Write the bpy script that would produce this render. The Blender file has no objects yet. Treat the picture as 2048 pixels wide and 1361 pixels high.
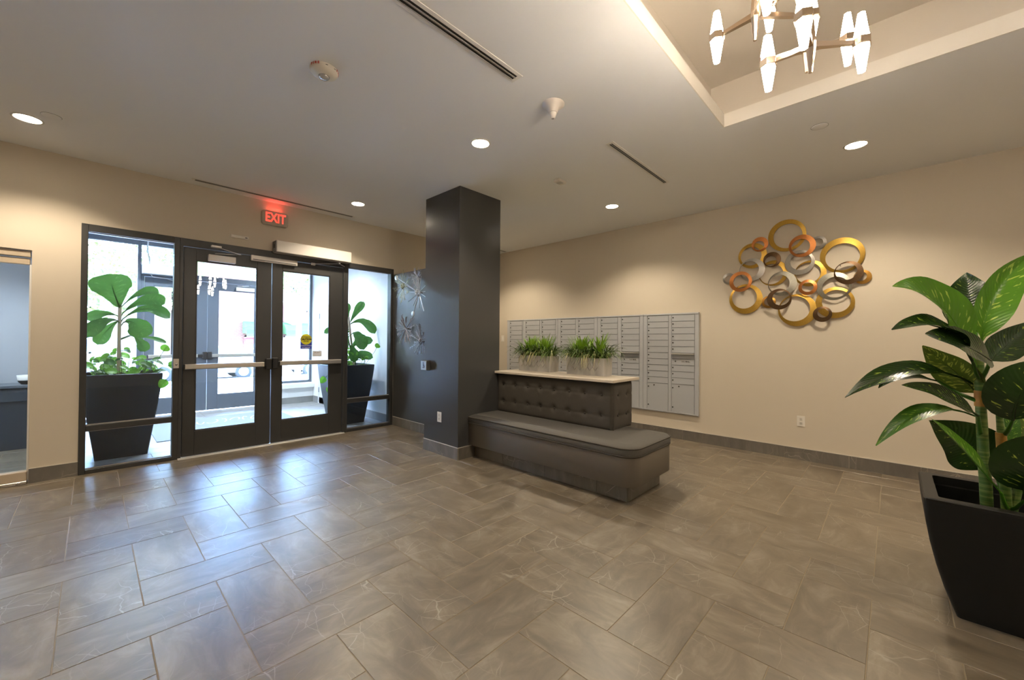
import bpy, bmesh, math, random
from mathutils import Vector, Matrix
random.seed(7)
S = bpy.context.scene
COL = S.collection
PI = math.pi

# ------------------------------------------------------------------ camera
cam_d = bpy.data.cameras.new('camera'); cam = bpy.data.objects.new('camera', cam_d); COL.objects.link(cam)
F = Vector((0.72426, 0.68948, 0.00783)); R = Vector((0.68944, -0.72431, 0.00762)); U = Vector((-0.01092, 0.00012, 0.99994))
cam.matrix_world = Matrix(((R.x, U.x, -F.x, 0), (R.y, U.y, -F.y, 0), (R.z, U.z, -F.z, 1.4), (0, 0, 0, 1)))
cam_d.sensor_fit = 'HORIZONTAL'; cam_d.sensor_width = 36.0; cam_d.lens = 801.19 / 2048 * 36
cam_d.shift_y = -4.465 / 2048
cam_d.clip_start = 0.02; cam_d.clip_end = 300
S.camera = cam
# ------------------------------------------------------------------ world, sun, exposure
W = bpy.data.worlds.new('world'); S.world = W; W.use_nodes = True
wn = W.node_tree; wn.nodes.clear()
sky = wn.nodes.new('ShaderNodeTexSky'); sky.sky_type = 'NISHITA'; sky.sun_disc = False
sky.sun_elevation = math.radians(48); sky.sun_rotation = math.radians(288); sky.altitude = 50; sky.air_density = 1.2; sky.dust_density = 1.0
bg = wn.nodes.new('ShaderNodeBackground'); bg.inputs['Strength'].default_value = 9.5
wo = wn.nodes.new('ShaderNodeOutputWorld')
wb = wn.nodes.new('ShaderNodeMixRGB'); wb.blend_type = 'MULTIPLY'; wb.inputs[0].default_value = 1.0; wb.inputs[2].default_value = (0.86, 0.94, 1.10, 1)   # warm indoor white balance
wn.links.new(sky.outputs[0], wb.inputs[1]); wn.links.new(wb.outputs[0], bg.inputs[0]); wn.links.new(bg.outputs[0], wo.inputs[0])
sd = bpy.data.lights.new('sun', 'SUN'); sd.energy = 26.0; sd.angle = math.radians(0.6); sd.color = (0.80, 0.89, 1.0)
so = bpy.data.objects.new('sun', sd); COL.objects.link(so)
sdir = Vector((0.75, -0.25, -0.90)).normalized()          # high sun along the street, slightly from across it
so.rotation_euler = sdir.to_track_quat('-Z', 'Y').to_euler(); so.location = (-12, 16, 14)
S.view_settings.view_transform = 'Standard'; S.view_settings.look = 'None'
S.view_settings.exposure = 0.45; S.view_settings.gamma = 1.0; S.view_settings.use_curve_mapping = False
try:
    S.cycles.use_denoising = True; S.cycles.max_bounces = 6; S.cycles.diffuse_bounces = 4; S.cycles.glossy_bounces = 3; S.cycles.use_adaptive_sampling = True; S.cycles.adaptive_threshold = 0.05
    S.cycles.transparent_max_bounces = 12; S.cycles.transmission_bounces = 6; S.cycles.sample_clamp_indirect = 6.0
    S.cycles.caustics_reflective = True; S.cycles.caustics_refractive = False
except Exception:
    pass
WARM = (1.0, 0.845, 0.64)
DOWN_W = 112.0
# ------------------------------------------------------------------ key dimensions
YA, XB, H = 5.995, 5.879, 3.222
TRAY_X1, TRAY_Y1, TRAY_X0, TRAY_Y0, TRAY_Z, LIP = 3.67, 1.04, 0.55, -1.30, 3.68, 3.327

# ------------------------------------------------------------------ materials
MATS = {}
def mat(name, col=(0.5, 0.5, 0.5), rough=0.5, metal=0.0, noise=None, bump=None, emit=None, spec=0.5, coat=0.0, alpha=None):
    if name in MATS: return MATS[name]
    m = bpy.data.materials.new(name); m.use_nodes = True; nt = m.node_tree; b = nt.nodes['Principled BSDF']
    b.inputs['Base Color'].default_value = (*col, 1); b.inputs['Roughness'].default_value = rough; b.inputs['Metallic'].default_value = metal
    b.inputs['Specular IOR Level'].default_value = spec
    if coat: b.inputs['Coat Weight'].default_value = coat
    if emit: b.inputs['Emission Color'].default_value = (*emit[0], 1); b.inputs['Emission Strength'].default_value = emit[1]
    tc = nt.nodes.new('ShaderNodeTexCoord')
    if noise:   # (scale, colour2, detail, contrast_lo, contrast_hi, stretch)
        sc, c2, lo, hi = noise[:4]; st = noise[4] if len(noise) > 4 else (1, 1, 1)
        mp = nt.nodes.new('ShaderNodeMapping'); mp.inputs['Scale'].default_value = st
        n = nt.nodes.new('ShaderNodeTexNoise'); n.inputs['Scale'].default_value = sc; n.inputs['Detail'].default_value = 5
        rp = nt.nodes.new('ShaderNodeValToRGB'); rp.color_ramp.elements[0].position = lo; rp.color_ramp.elements[1].position = hi
        rp.color_ramp.elements[0].color = (*col, 1); rp.color_ramp.elements[1].color = (*c2, 1)
        nt.links.new(tc.outputs['Object'], mp.inputs[0]); nt.links.new(mp.outputs[0], n.inputs['Vector'])
        nt.links.new(n.outputs[0], rp.inputs[0]); nt.links.new(rp.outputs[0], b.inputs['Base Color'])
    if bump:
        n2 = nt.nodes.new('ShaderNodeTexNoise'); n2.inputs['Scale'].default_value = bump[0]; n2.inputs['Detail'].default_value = 4
        bp = nt.nodes.new('ShaderNodeBump'); bp.inputs['Strength'].default_value = bump[1]; bp.inputs['Distance'].default_value = bump[2] if len(bump) > 2 else 0.002
        nt.links.new(tc.outputs['Object'], n2.inputs['Vector']); nt.links.new(n2.outputs[0], bp.inputs['Height']); nt.links.new(bp.outputs[0], b.inputs['Normal'])
    MATS[name] = m; return m

def glass_mat(name, tint=(0.93, 0.96, 0.97), ior=1.5, rough=0.0):
    m = bpy.data.materials.new(name); m.use_nodes = True; nt = m.node_tree; nt.nodes.clear()
    o = nt.nodes.new('ShaderNodeOutputMaterial'); mx = nt.nodes.new('ShaderNodeMixShader'); t = nt.nodes.new('ShaderNodeBsdfTransparent')
    g = nt.nodes.new('ShaderNodeBsdfGlossy'); fr = nt.nodes.new('ShaderNodeFresnel')
    fr.inputs[0].default_value = ior; t.inputs[0].default_value = (*tint, 1); g.inputs['Roughness'].default_value = rough
    nt.links.new(fr.outputs[0], mx.inputs[0]); nt.links.new(t.outputs[0], mx.inputs[1]); nt.links.new(g.outputs[0], mx.inputs[2]); nt.links.new(mx.outputs[0], o.inputs[0])
    MATS[name] = m; return m

def tile_mat(name, c1, c2, c3, rough=(0.32, 0.43), vein=(0.46, 0.42, 0.35), spec=1.0):
    m = bpy.data.materials.new(name); m.use_nodes = True; nt = m.node_tree; L = nt.links; N = nt.nodes.new; b = nt.nodes['Principled BSDF']
    tc = N('ShaderNodeTexCoord'); oi = N('ShaderNodeObjectInfo')
    sc = N('ShaderNodeMath'); sc.operation = 'MULTIPLY'; sc.inputs[1].default_value = 97.0; L.new(oi.outputs['Random'], sc.inputs[0])
    ad = N('ShaderNodeVectorMath'); ad.operation = 'ADD'; L.new(tc.outputs['Object'], ad.inputs[0]); L.new(sc.outputs[0], ad.inputs[1])
    mp = N('ShaderNodeMapping'); mp.inputs['Scale'].default_value = (1.6, 3.6, 1.0); mp.inputs['Rotation'].default_value = (0, 0, 0.15); L.new(ad.outputs[0], mp.inputs[0])
    n1 = N('ShaderNodeTexNoise'); n1.inputs['Scale'].default_value = 2.3; n1.inputs['Detail'].default_value = 8; n1.inputs['Roughness'].default_value = 0.62; n1.inputs['Distortion'].default_value = 0.6
    L.new(mp.outputs[0], n1.inputs['Vector'])
    rp = N('ShaderNodeValToRGB'); e = rp.color_ramp.elements; e[0].position = 0.33; e[0].color = (*c1, 1); e[1].position = 0.70; e[1].color = (*c3, 1)
    e2 = e.new(0.52); e2.color = (*c2, 1); L.new(n1.outputs[0], rp.inputs[0])
    # veins: thin straight cracks (cell borders of a slightly warped pattern), broken up by a mask
    wn_ = N('ShaderNodeTexNoise'); wn_.inputs['Scale'].default_value = 5.0; wn_.inputs['Detail'].default_value = 3; L.new(ad.outputs[0], wn_.inputs['Vector'])
    wv = N('ShaderNodeVectorMath'); wv.operation = 'SCALE'; wv.inputs['Scale'].default_value = 0.10; L.new(wn_.outputs['Color'], wv.inputs[0])
    wa = N('ShaderNodeVectorMath'); wa.operation = 'ADD'; L.new(ad.outputs[0], wa.inputs[0]); L.new(wv.outputs[0], wa.inputs[1])
    def crack(scale, width, stretch, rot):
        mpp = N('ShaderNodeMapping'); mpp.inputs['Scale'].default_value = stretch; mpp.inputs['Rotation'].default_value = (0, 0, rot); L.new(wa.outputs[0], mpp.inputs[0])
        v = N('ShaderNodeTexVoronoi'); v.feature = 'DISTANCE_TO_EDGE'; v.inputs['Scale'].default_value = scale; L.new(mpp.outputs[0], v.inputs['Vector'])
        mr = N('ShaderNodeMapRange'); mr.inputs['From Min'].default_value = 0.0; mr.inputs['From Max'].default_value = width; mr.inputs['To Min'].default_value = 1.0; mr.inputs['To Max'].default_value = 0.0
        L.new(v.outputs['Distance'], mr.inputs['Value']); return mr.outputs[0]
    v1 = crack(2.4, 0.009, (1, 1.9, 1), 0.7); v2 = crack(3.6, 0.010, (2.4, 0.7, 1), -0.4)
    mx = N('ShaderNodeMath'); mx.operation = 'MAXIMUM'; L.new(v1, mx.inputs[0]); L.new(v2, mx.inputs[1])
    nm = N('ShaderNodeTexNoise'); nm.inputs['Scale'].default_value = 3.2; L.new(ad.outputs[0], nm.inputs['Vector'])
    rm = N('ShaderNodeMapRange'); rm.inputs['From Min'].default_value = 0.48; rm.inputs['From Max'].default_value = 0.68; L.new(nm.outputs[0], rm.inputs['Value'])
    ml = N('ShaderNodeMath'); ml.operation = 'MULTIPLY'; L.new(mx.outputs[0], ml.inputs[0]); L.new(rm.outputs[0], ml.inputs[1])
    m2 = N('ShaderNodeMath'); m2.operation = 'MULTIPLY'; m2.inputs[1].default_value = 0.62; L.new(ml.outputs[0], m2.inputs[0])
    mc = N('ShaderNodeMixRGB'); mc.inputs[2].default_value = (*vein, 1); L.new(m2.outputs[0], mc.inputs[0]); L.new(rp.outputs[0], mc.inputs[1])
    # each tile a little lighter or darker
    hv = N('ShaderNodeHueSaturation'); mr2 = N('ShaderNodeMapRange'); mr2.inputs['To Min'].default_value = 0.93; mr2.inputs['To Max'].default_value = 1.07
    L.new(oi.outputs['Random'], mr2.inputs['Value']); L.new(mr2.outputs[0], hv.inputs['Value']); L.new(mc.outputs[0], hv.inputs['Color']); L.new(hv.outputs[0], b.inputs['Base Color'])
    rr = N('ShaderNodeMapRange'); rr.inputs['To Min'].default_value = rough[0]; rr.inputs['To Max'].default_value = rough[1]; L.new(n1.outputs[0], rr.inputs['Value']); L.new(rr.outputs[0], b.inputs['Roughness'])
    b.inputs['Specular IOR Level'].default_value = spec
    MATS[name] = m; return m

def leaf_mat(name, c1, c2, speck, amount=0.60, rough=0.32, trans=0.15):
    m = bpy.data.materials.new(name); m.use_nodes = True; nt = m.node_tree; L = nt.links; N = nt.nodes.new; b = nt.nodes['Principled BSDF']
    uv = N('ShaderNodeUVMap'); uv.uv_map = 'UVMap'; sp = N('ShaderNodeSeparateXYZ'); L.new(uv.outputs[0], sp.inputs[0])
    def M(op, a, bb=None, v=None):
        n = N('ShaderNodeMath'); n.operation = op
        if hasattr(a, 'links'): L.new(a, n.inputs[0])
        else: n.inputs[0].default_value = a
        if bb is not None:
            if hasattr(bb, 'links'): L.new(bb, n.inputs[1])
            else: n.inputs[1].default_value = bb
        return n.outputs[0]
    au = M('ABSOLUTE', M('SUBTRACT', M('MULTIPLY', sp.outputs[0], 2.0), 1.0))
    vein = M('SUBTRACT', sp.outputs[1], M('MULTIPLY', au, 0.16))
    oi = N('ShaderNodeObjectInfo')
    cb = N('ShaderNodeCombineXYZ'); L.new(M('MULTIPLY', vein, 34.0), cb.inputs[0]); L.new(M('MULTIPLY', sp.outputs[0], 4.5), cb.inputs[1]); L.new(M('MULTIPLY', oi.outputs['Random'], 40.0), cb.inputs[2])
    n = N('ShaderNodeTexNoise'); n.inputs['Scale'].default_value = 1.0; n.inputs['Detail'].default_value = 2; L.new(cb.outputs[0], n.inputs['Vector'])
    mr = N('ShaderNodeMapRange'); mr.inputs['From Min'].default_value = amount; mr.inputs['From Max'].default_value = amount + 0.05; L.new(n.outputs[0], mr.inputs['Value'])
    inner = M('MULTIPLY', M('LESS_THAN', au, 0.72), M('GREATER_THAN', au, 0.05))
    fac = M('MULTIPLY', mr.outputs[0], inner)
    n2 = N('ShaderNodeTexNoise'); n2.inputs['Scale'].default_value = 0.35; L.new(cb.outputs[0], n2.inputs['Vector'])
    mx0 = N('ShaderNodeMixRGB'); mx0.inputs[1].default_value = (*c1, 1); mx0.inputs[2].default_value = (*c2, 1); L.new(n2.outputs[0], mx0.inputs[0])
    mx = N('ShaderNodeMixRGB'); mx.inputs[2].default_value = (*speck, 1); L.new(fac, mx.inputs[0]); L.new(mx0.outputs[0], mx.inputs[1]); L.new(mx.outputs[0], b.inputs['Base Color'])
    b.inputs['Roughness'].default_value = rough
    # relief of the side veins
    w = M('SINE', M('MULTIPLY', vein, 150.0)); bp = N('ShaderNodeBump'); bp.inputs['Strength'].default_value = 0.11; bp.inputs['Distance'].default_value = 0.003; L.new(w, bp.inputs['Height']); L.new(bp.outputs[0], b.inputs['Normal'])
    if trans:
        out = nt.nodes['Material Output']; tr = N('ShaderNodeBsdfTranslucent'); ms = N('ShaderNodeMixShader'); ms.inputs[0].default_value = trans
        L.new(mx.outputs[0], tr.inputs[0]); L.new(b.outputs[0], ms.inputs[1]); L.new(tr.outputs[0], ms.inputs[2]); L.new(ms.outputs[0], out.inputs[0])
    MATS[name] = m; return m

def brick_mat(name):
    m = bpy.data.materials.new(name); m.use_nodes = True; nt = m.node_tree; L = nt.links; b = nt.nodes['Principled BSDF']
    tc = nt.nodes.new('ShaderNodeTexCoord'); mp = nt.nodes.new('ShaderNodeMapping'); mp.inputs['Rotation'].default_value = (PI / 2, 0, 0)
    br = nt.nodes.new('ShaderNodeTexBrick'); br.inputs['Scale'].default_value = 1.0; br.inputs['Brick Width'].default_value = 0.22; br.inputs['Row Height'].default_value = 0.075; br.inputs['Mortar Size'].default_value = 0.008
    br.inputs['Color1'].default_value = (0.105, 0.042, 0.028, 1); br.inputs['Color2'].default_value = (0.135, 0.060, 0.042, 1); br.inputs['Mortar'].default_value = (0.16, 0.11, 0.085, 1)
    L.new(tc.outputs['Object'], mp.inputs[0]); L.new(mp.outputs[0], br.inputs['Vector']); L.new(br.outputs[0], b.inputs['Base Color']); b.inputs['Roughness'].default_value = 0.9
    MATS[name] = m; return m

WALL = mat('wall_paint', (0.60, 0.53, 0.425), 0.75, bump=(260, 0.08, 0.001))
CEIL = mat('ceiling_paint', (0.84, 0.845, 0.85), 0.85, bump=(200, 0.05, 0.001))
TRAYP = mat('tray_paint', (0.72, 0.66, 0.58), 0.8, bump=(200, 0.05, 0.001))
CHAR = mat('charcoal_satin_paint', (0.056, 0.056, 0.056), 0.33, bump=(140, 0.12, 0.0015))
FRAME = mat('dark_bronze_metal', (0.05, 0.05, 0.049), 0.42, 0.25)
TILE = tile_mat('floor_tile', (0.106, 0.083, 0.056), (0.154, 0.124, 0.086), (0.232, 0.196, 0.146))
BASET = tile_mat('baseboard_tile', (0.105, 0.092, 0.075), (0.135, 0.12, 0.10), (0.18, 0.16, 0.135), rough=(0.35, 0.5))
VTILE = tile_mat('vestibule_tile', (0.21, 0.205, 0.20), (0.26, 0.255, 0.25), (0.33, 0.32, 0.31))
GROUT = mat('grout', (0.25, 0.205, 0.14), 0.9)
GROUTL = mat('pale_grout', (0.42, 0.37, 0.29), 0.9)
EDGE = mat('edge_trim', (0.55, 0.52, 0.46), 0.4, 0.3)
GLASS = glass_mat('clear_glass')
GLASS2 = glass_mat('outer_glass', (0.95, 0.97, 0.98))
ALU = mat('satin_aluminium', (0.62, 0.58, 0.53), 0.38, 0.85, bump=(400, 0.04, 0.0005))
ALUP = mat('aluminium_cover', (0.60, 0.565, 0.52), 0.42, 0.35)
STEEL = mat('bright_steel', (0.75, 0.75, 0.75), 0.22, 1.0)
BLACK = mat('black_plastic', (0.012, 0.012, 0.013), 0.45)
WHITEP = mat('white_plastic', (0.74, 0.70, 0.63), 0.45)
WHITE = mat('white_metal', (0.78, 0.76, 0.72), 0.5)

# ------------------------------------------------------------------ mesh helpers
class MB:
    def __init__(s): s.v = []; s.f = []; s.uv = []; s.sm = []
    def add(s, vs, fs, smooth=False, uv=None):
        o = len(s.v); s.v += [tuple(x) for x in vs]; s.f += [tuple(i + o for i in f) for f in fs]; s.sm += [smooth] * len(fs)
        s.uv += (uv if uv else [(0, 0)] * len(vs)); return s
    def box(s, x0, x1, y0, y1, z0, z1):
        return s.add([(x0, y0, z0), (x1, y0, z0), (x1, y1, z0), (x0, y1, z0), (x0, y0, z1), (x1, y0, z1), (x1, y1, z1), (x0, y1, z1)],
                     [(0, 3, 2, 1), (4, 5, 6, 7), (0, 1, 5, 4), (1, 2, 6, 5), (2, 3, 7, 6), (3, 0, 4, 7)])
    def bbox(s, x0, x1, y0, y1, z0, z1, b=0.004):
        b = min(b, (x1 - x0) / 2.01, (y1 - y0) / 2.01, (z1 - z0) / 2.01)
        bm = bmesh.new(); bmesh.ops.create_cube(bm, size=1)
        for v in bm.verts: v.co = Vector(((x0 + x1) / 2 + v.co.x * (x1 - x0), (y0 + y1) / 2 + v.co.y * (y1 - y0), (z0 + z1) / 2 + v.co.z * (z1 - z0)))
        bmesh.ops.bevel(bm, geom=list(bm.edges), offset=b, segments=1, affect='EDGES')
        bm.verts.index_update(); s.add([v.co[:] for v in bm.verts], [[v.index for v in f.verts] for f in bm.faces]); bm.free(); return s
    def tube(s, pts, r, n=8, cap=True, smooth=True):
        pts = [Vector(p) for p in pts]; rs = r if isinstance(r, (list, tuple)) else [r] * len(pts); V = []; prev = None
        for i, p in enumerate(pts):
            t = (pts[min(i + 1, len(pts) - 1)] - pts[max(i - 1, 0)]).normalized()
            if prev is None: a = t.orthogonal().normalized()
            else: a = (prev - t * prev.dot(t)).normalized()
            prev = a; c = t.cross(a)
            for k in range(n): V.append(p + (a * math.cos(2 * PI * k / n) + c * math.sin(2 * PI * k / n)) * rs[i])
        Fc = [(i * n + k, i * n + (k + 1) % n, (i + 1) * n + (k + 1) % n, (i + 1) * n + k) for i in range(len(pts) - 1) for k in range(n)]
        s.add(V, Fc, smooth)
        if cap: s.add(V[:n], [tuple(range(n - 1, -1, -1))]); s.add(V[-n:], [tuple(range(n))])
        return s
    def lathe(s, prof, c=(0, 0, 0), n=32, axis='Z', smooth=True, flip=False):
        V = []
        for r, h in prof:
            for k in range(n):
                a = 2 * PI * k / n; x, y = r * math.cos(a), r * math.sin(a)
                q = (x, y, h) if axis == 'Z' else ((h, x, y) if axis == 'X' else (y, h, x))
                V.append((c[0] + q[0], c[1] + q[1], c[2] + q[2]))
        Fc = []
        for i in range(len(prof) - 1):
            for k in range(n): Fc.append((i * n + k, i * n + (k + 1) % n, (i + 1) * n + (k + 1) % n, (i + 1) * n + k))
        s.add(V, Fc, smooth); m = len(prof)
        if prof[0][0] > 1e-5: s.add(V[:n], [tuple(range(n - 1, -1, -1))])
        if prof[-1][0] > 1e-5: s.add(V[-n:], [tuple(range(n))])
        return s
    def loft(s, loops, cap0=True, cap1=True, smooth=False):
        n = len(loops[0]); V = [p for l in loops for p in l]
        s.add(V, [(i * n + k, i * n + (k + 1) % n, (i + 1) * n + (k + 1) % n, (i + 1) * n + k) for i in range(len(loops) - 1) for k in range(n)], smooth)
        if cap0: s.add(loops[0], [tuple(range(n - 1, -1, -1))])
        if cap1: s.add(loops[-1], [tuple(range(n))])
        return s
    def grid(s, fn, nu, nv, smooth=True):
        V = []; UVs = []
        for j in range(nv + 1):
            for i in range(nu + 1): V.append(fn(i / nu, j / nv)); UVs.append((i / nu, j / nv))
        return s.add(V, [(j * (nu + 1) + i, j * (nu + 1) + i + 1, (j + 1) * (nu + 1) + i + 1, (j + 1) * (nu + 1) + i) for j in range(nv) for i in range(nu)], smooth, UVs)
    def mesh(s, name, uv=False):
        me = bpy.data.meshes.new(name); me.from_pydata(s.v, [], s.f); me.polygons.foreach_set('use_smooth', s.sm)
        if uv:
            l = me.uv_layers.new(name='UVMap'); buf = []
            for lp in me.loops: buf += s.uv[lp.vertex_index]
            l.data.foreach_set('uv', buf)
        me.update(); return me
    def build(s, name, m, parent=None, uv=False):
        o = bpy.data.objects.new(name, s.mesh(name, uv)); COL.objects.link(o)
        if m: o.data.materials.append(m)
        if parent: o.parent = parent; o.matrix_parent_inverse = parent.matrix_world.inverted() if False else Matrix.Translation(-parent.location)
        return o

def tag(o, label=None, cat=None, group=None, kind=None):
    if label: o['label'] = label
    if cat: o['category'] = cat
    if group: o['group'] = group
    if kind: o['kind'] = kind
    return o
def thing(name, loc, label, cat, group=None, kind=None):
    o = bpy.data.objects.new(name, None); COL.objects.link(o); o.location = loc; o.empty_display_size = 0.1
    return tag(o, label, cat, group, kind)
def inst(me, name, parent, loc, rot=(0, 0, 0), scale=(1, 1, 1)):
    """a piece sharing mesh data, placed in world space under an unrotated parent"""
    o = bpy.data.objects.new(name, me); COL.objects.link(o)
    if parent is not None:
        o.parent = parent; o.location = Vector(loc) - wloc(parent)
    else: o.location = loc
    o.rotation_euler = rot; o.scale = scale
    return o
def text(name, body, size, m, parent, loc, ux, uy, ext=0.0006, bold=0.0, align='CENTER', sx=1.0):
    """flat lettering: ux = reading direction, uy = up direction of the letters (world)"""
    c = bpy.data.curves.new(name, 'FONT'); c.body = body; c.size = size; c.extrude = ext; c.offset = bold; c.align_x = align; c.align_y = 'CENTER'; c.resolution_u = 3
    t = bpy.data.objects.new(name + '_tmp', c); COL.objects.link(t)
    dg = bpy.context.evaluated_depsgraph_get(); me = bpy.data.meshes.new_from_object(t.evaluated_get(dg))
    bpy.data.objects.remove(t); bpy.data.curves.remove(c)
    ux, uy = Vector(ux).normalized(), Vector(uy).normalized(); uz = ux.cross(uy)
    for v in me.vertices: v.co = Vector(loc) + ux * v.co.x * sx + uy * v.co.y + uz * v.co.z
    me.materials.clear(); me.materials.append(m)
    o = bpy.data.objects.new(name, me); COL.objects.link(o)
    if parent: o.parent = parent; o.matrix_parent_inverse = Matrix.Translation(-wloc(parent))
    return o
def wloc(o):
    w = Vector((0, 0, 0))
    while o is not None:
        w += o.location
        if o.parent is not None: w += o.matrix_parent_inverse.translation
        o = o.parent
    return w
def part(mb, name, m, parent, uv=False):
    o = bpy.data.objects.new(name, mb.mesh(name, uv)); COL.objects.link(o); o.data.materials.append(m)
    o.parent = parent; o.matrix_parent_inverse = Matrix.Translation(-wloc(parent)); return o
def struct(mb, name, m, label, cat):
    o = mb.build(name, m); return tag(o, label, cat, kind='structure')

# ================================================================== THE ROOM
# ---- floor: 12x24 inch tiles in an axis-aligned herringbone
TM = 0.3055; TX0, TY0 = 0.206, 0.085; GAP = 0.0045
def herring(x0, x1, y0, y1, seen=None):
    out = []
    for i in range(-40, 40):
        for j in range(-40, 60):
            k = (i - j + 1) % 4
            if k == 0: a = (TX0 + i * TM, TX0 + (i + 2) * TM, TY0 + j * TM, TY0 + (j + 1) * TM, 'H')
            elif k == 3: a = (TX0 + i * TM, TX0 + (i + 1) * TM, TY0 + j * TM, TY0 + (j + 2) * TM, 'V')
            else: continue
            ax0, ax1, ay0, ay1 = max(a[0], x0), min(a[1], x1), max(a[2], y0), min(a[3], y1)
            if ax1 - ax0 < 0.012 or ay1 - ay0 < 0.012: continue
            full = abs((ax1 - ax0) - (a[1] - a[0])) < 1e-6 and abs((ay1 - ay0) - (a[3] - a[2])) < 1e-6
            out.append((ax0, ax1, ay0, ay1, a[4], full))
    return out
def tile_mesh(name, lx, ly, h=0.008, b=0.0012):
    a, c = lx / 2 - GAP / 2, ly / 2 - GAP / 2
    mb = MB(); mb.loft([[(-a, -c, -h), (a, -c, -h), (a, c, -h), (-a, c, -h)], [(-a, -c, -b), (a, -c, -b), (a, c, -b), (-a, c, -b)], [(-a + b, -c + b, 0), (a - b, -c + b, 0), (a - b, c - b, 0), (-a + b, c - b, 0)]], cap0=False)
    return mb.mesh(name)
TMESH = tile_mesh('tile', 2 * TM, TM); TMESH.materials.append(TILE)
TMESHV = tile_mesh('tile_vest', 2 * TM, TM); TMESHV.materials.append(VTILE)
def visible(x, y):
    d = Vector((x, y, -1.4)); z = d.dot(F)
    if z < 0.2: return False
    px, py = 1024 + 801 * d.dot(R) / z, 676 - 801 * d.dot(U) / z
    return -160 < px < 2210 and py < 1560
def lay(floor, x0, x1, y0, y1, me, m, allv=False):
    rest = MB(); n = 0
    for (a, b, c, d, t, full) in herring(x0, x1, y0, y1):
        cx, cy = (a + b) / 2, (c + d) / 2
        if not (allv or visible(cx, cy)):
            rest.box(a + GAP / 2, b - GAP / 2, c + GAP / 2, d - GAP / 2, -0.008, 0.0); continue
        rz = 0 if t == 'H' else PI / 2
        if full: o = inst(me, 'tile', floor, (cx, cy, 0), (0, 0, rz))
        else:
            lx, ly = (b - a, d - c) if t == 'H' else (d - c, b - a)
            mm = tile_mesh('tile_cut', lx, ly); mm.materials.append(m); o = inst(mm, 'tile', floor, (cx, cy, 0), (0, 0, rz))
        if rz and random.random() < 0.5: o.rotation_euler = (0, 0, -PI / 2)
        elif not rz and random.random() < 0.5: o.rotation_euler = (0, 0, PI)
        n += 1
    if rest.v:
        o = part(rest, 'tile_field', m, floor); o['kind'] = 'stuff'
    return n
fl = struct(MB().box(-4, XB + 0.1, -4, YA + 0.02, -0.12, -0.0018), 'floor', GROUT, 'brown-grey marbled stone tile floor laid in herringbone', 'floor')
lay(fl, -4, XB, -4, YA - 0.002, TMESH, TILE)
# ---- wall with the entrance glazing
wf = MB()
wf.box(-4.15, -2.75, YA, YA + 0.15, 0, 3.9); wf.box(-2.75, -0.40, YA, YA + 0.15, 2.236, 3.9); wf.box(-0.40, -0.08, YA, YA + 0.15, 0, 3.9)
wf.box(-0.08, 3.44, YA, YA + 0.15, 2.57, 3.9); wf.box(3.44, XB + 0.15, YA, YA + 0.15, 0, 3.9)
struct(wf, 'wall_front', WALL, 'beige painted wall around the glazed entrance doors', 'wall')
struct(MB().box(XB, XB + 0.15, -4.15, YA, 0, 3.9), 'wall_right', WALL, 'long beige painted wall behind the mailboxes and ring sculpture', 'wall')
struct(MB().box(-4.15, XB + 0.15, -4.15, -4, 0, 3.9), 'wall_back', WALL, 'beige painted wall behind the viewer', 'wall')
struct(MB().box(-4.15, -4, -4, YA, 0, 3.9), 'wall_left', WALL, 'beige painted wall at the far end away from the mailboxes', 'wall')
# ---- ceiling with the raised tray
cl = MB()
cl.box(-4, TRAY_X0, -4, YA, H, LIP); cl.box(TRAY_X1, XB, -4, YA, H, LIP); cl.box(TRAY_X0, TRAY_X1, -4, TRAY_Y0, H, LIP); cl.box(TRAY_X0, TRAY_X1, TRAY_Y1, YA, H, LIP)
ceil = struct(cl, 'ceiling', CEIL, 'smooth off-white painted ceiling with a rectangular tray opening', 'ceiling')
tr = MB(); sb = 0.15
a0, a1, b0, b1 = TRAY_X0 - sb, TRAY_X1 + sb, TRAY_Y0 - sb, TRAY_Y1 + sb
tr.box(a0 - 0.05, a0, b0, b1, LIP, TRAY_Z); tr.box(a1, a1 + 0.05, b0, b1, LIP, TRAY_Z); tr.box(a0, a1, b0 - 0.05, b0, LIP, TRAY_Z); tr.box(a0, a1, b1, b1 + 0.05, LIP, TRAY_Z); tr.box(a0 - 0.05, a1 + 0.05, b0 - 0.05, b1 + 0.05, TRAY_Z, TRAY_Z + 0.05)
part(tr, 'ceiling_tray', TRAYP, ceil)
lipm = MB()   # pale trim lining the opening
lipm.box(TRAY_X0 - 0.004, TRAY_X0 + 0.004, TRAY_Y0, TRAY_Y1, H - 0.001, LIP + 0.004); lipm.box(TRAY_X1 - 0.004, TRAY_X1 + 0.004, TRAY_Y0, TRAY_Y1, H - 0.001, LIP + 0.004)
lipm.box(TRAY_X0, TRAY_X1, TRAY_Y0 - 0.004, TRAY_Y0 + 0.004, H - 0.001, LIP + 0.004); lipm.box(TRAY_X0, TRAY_X1, TRAY_Y1 - 0.004, TRAY_Y1 + 0.004, H - 0.001, LIP + 0.004)
part(lipm, 'tray_lip', mat('tray_lip_paint', (0.84, 0.80, 0.73), 0.8), ceil)
struct(MB().box(-4.3, XB + 0.3, -4.3, 9.75, 3.9, 4.05), 'roof', mat('roofing', (0.3, 0.3, 0.3), 0.9), 'unseen flat roof slab added to block sun and sky', 'roof')  # out of view; slab added to keep sun and sky light out

# ---- column, wing wall
CX0, CX1, CY0, CY1 = 2.97, 3.64, 3.69, 4.38
struct(MB().box(CX0, CX1, CY0, CY1, 0, H), 'column', CHAR, 'square charcoal painted column beside the bench', 'column')
struct(MB().box(3.45, 3.58, CY1 - 0.02, YA, 0, 2.48), 'wall_wing', CHAR, 'dark painted partial-height wall between the entrance and the column', 'wall')
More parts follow.
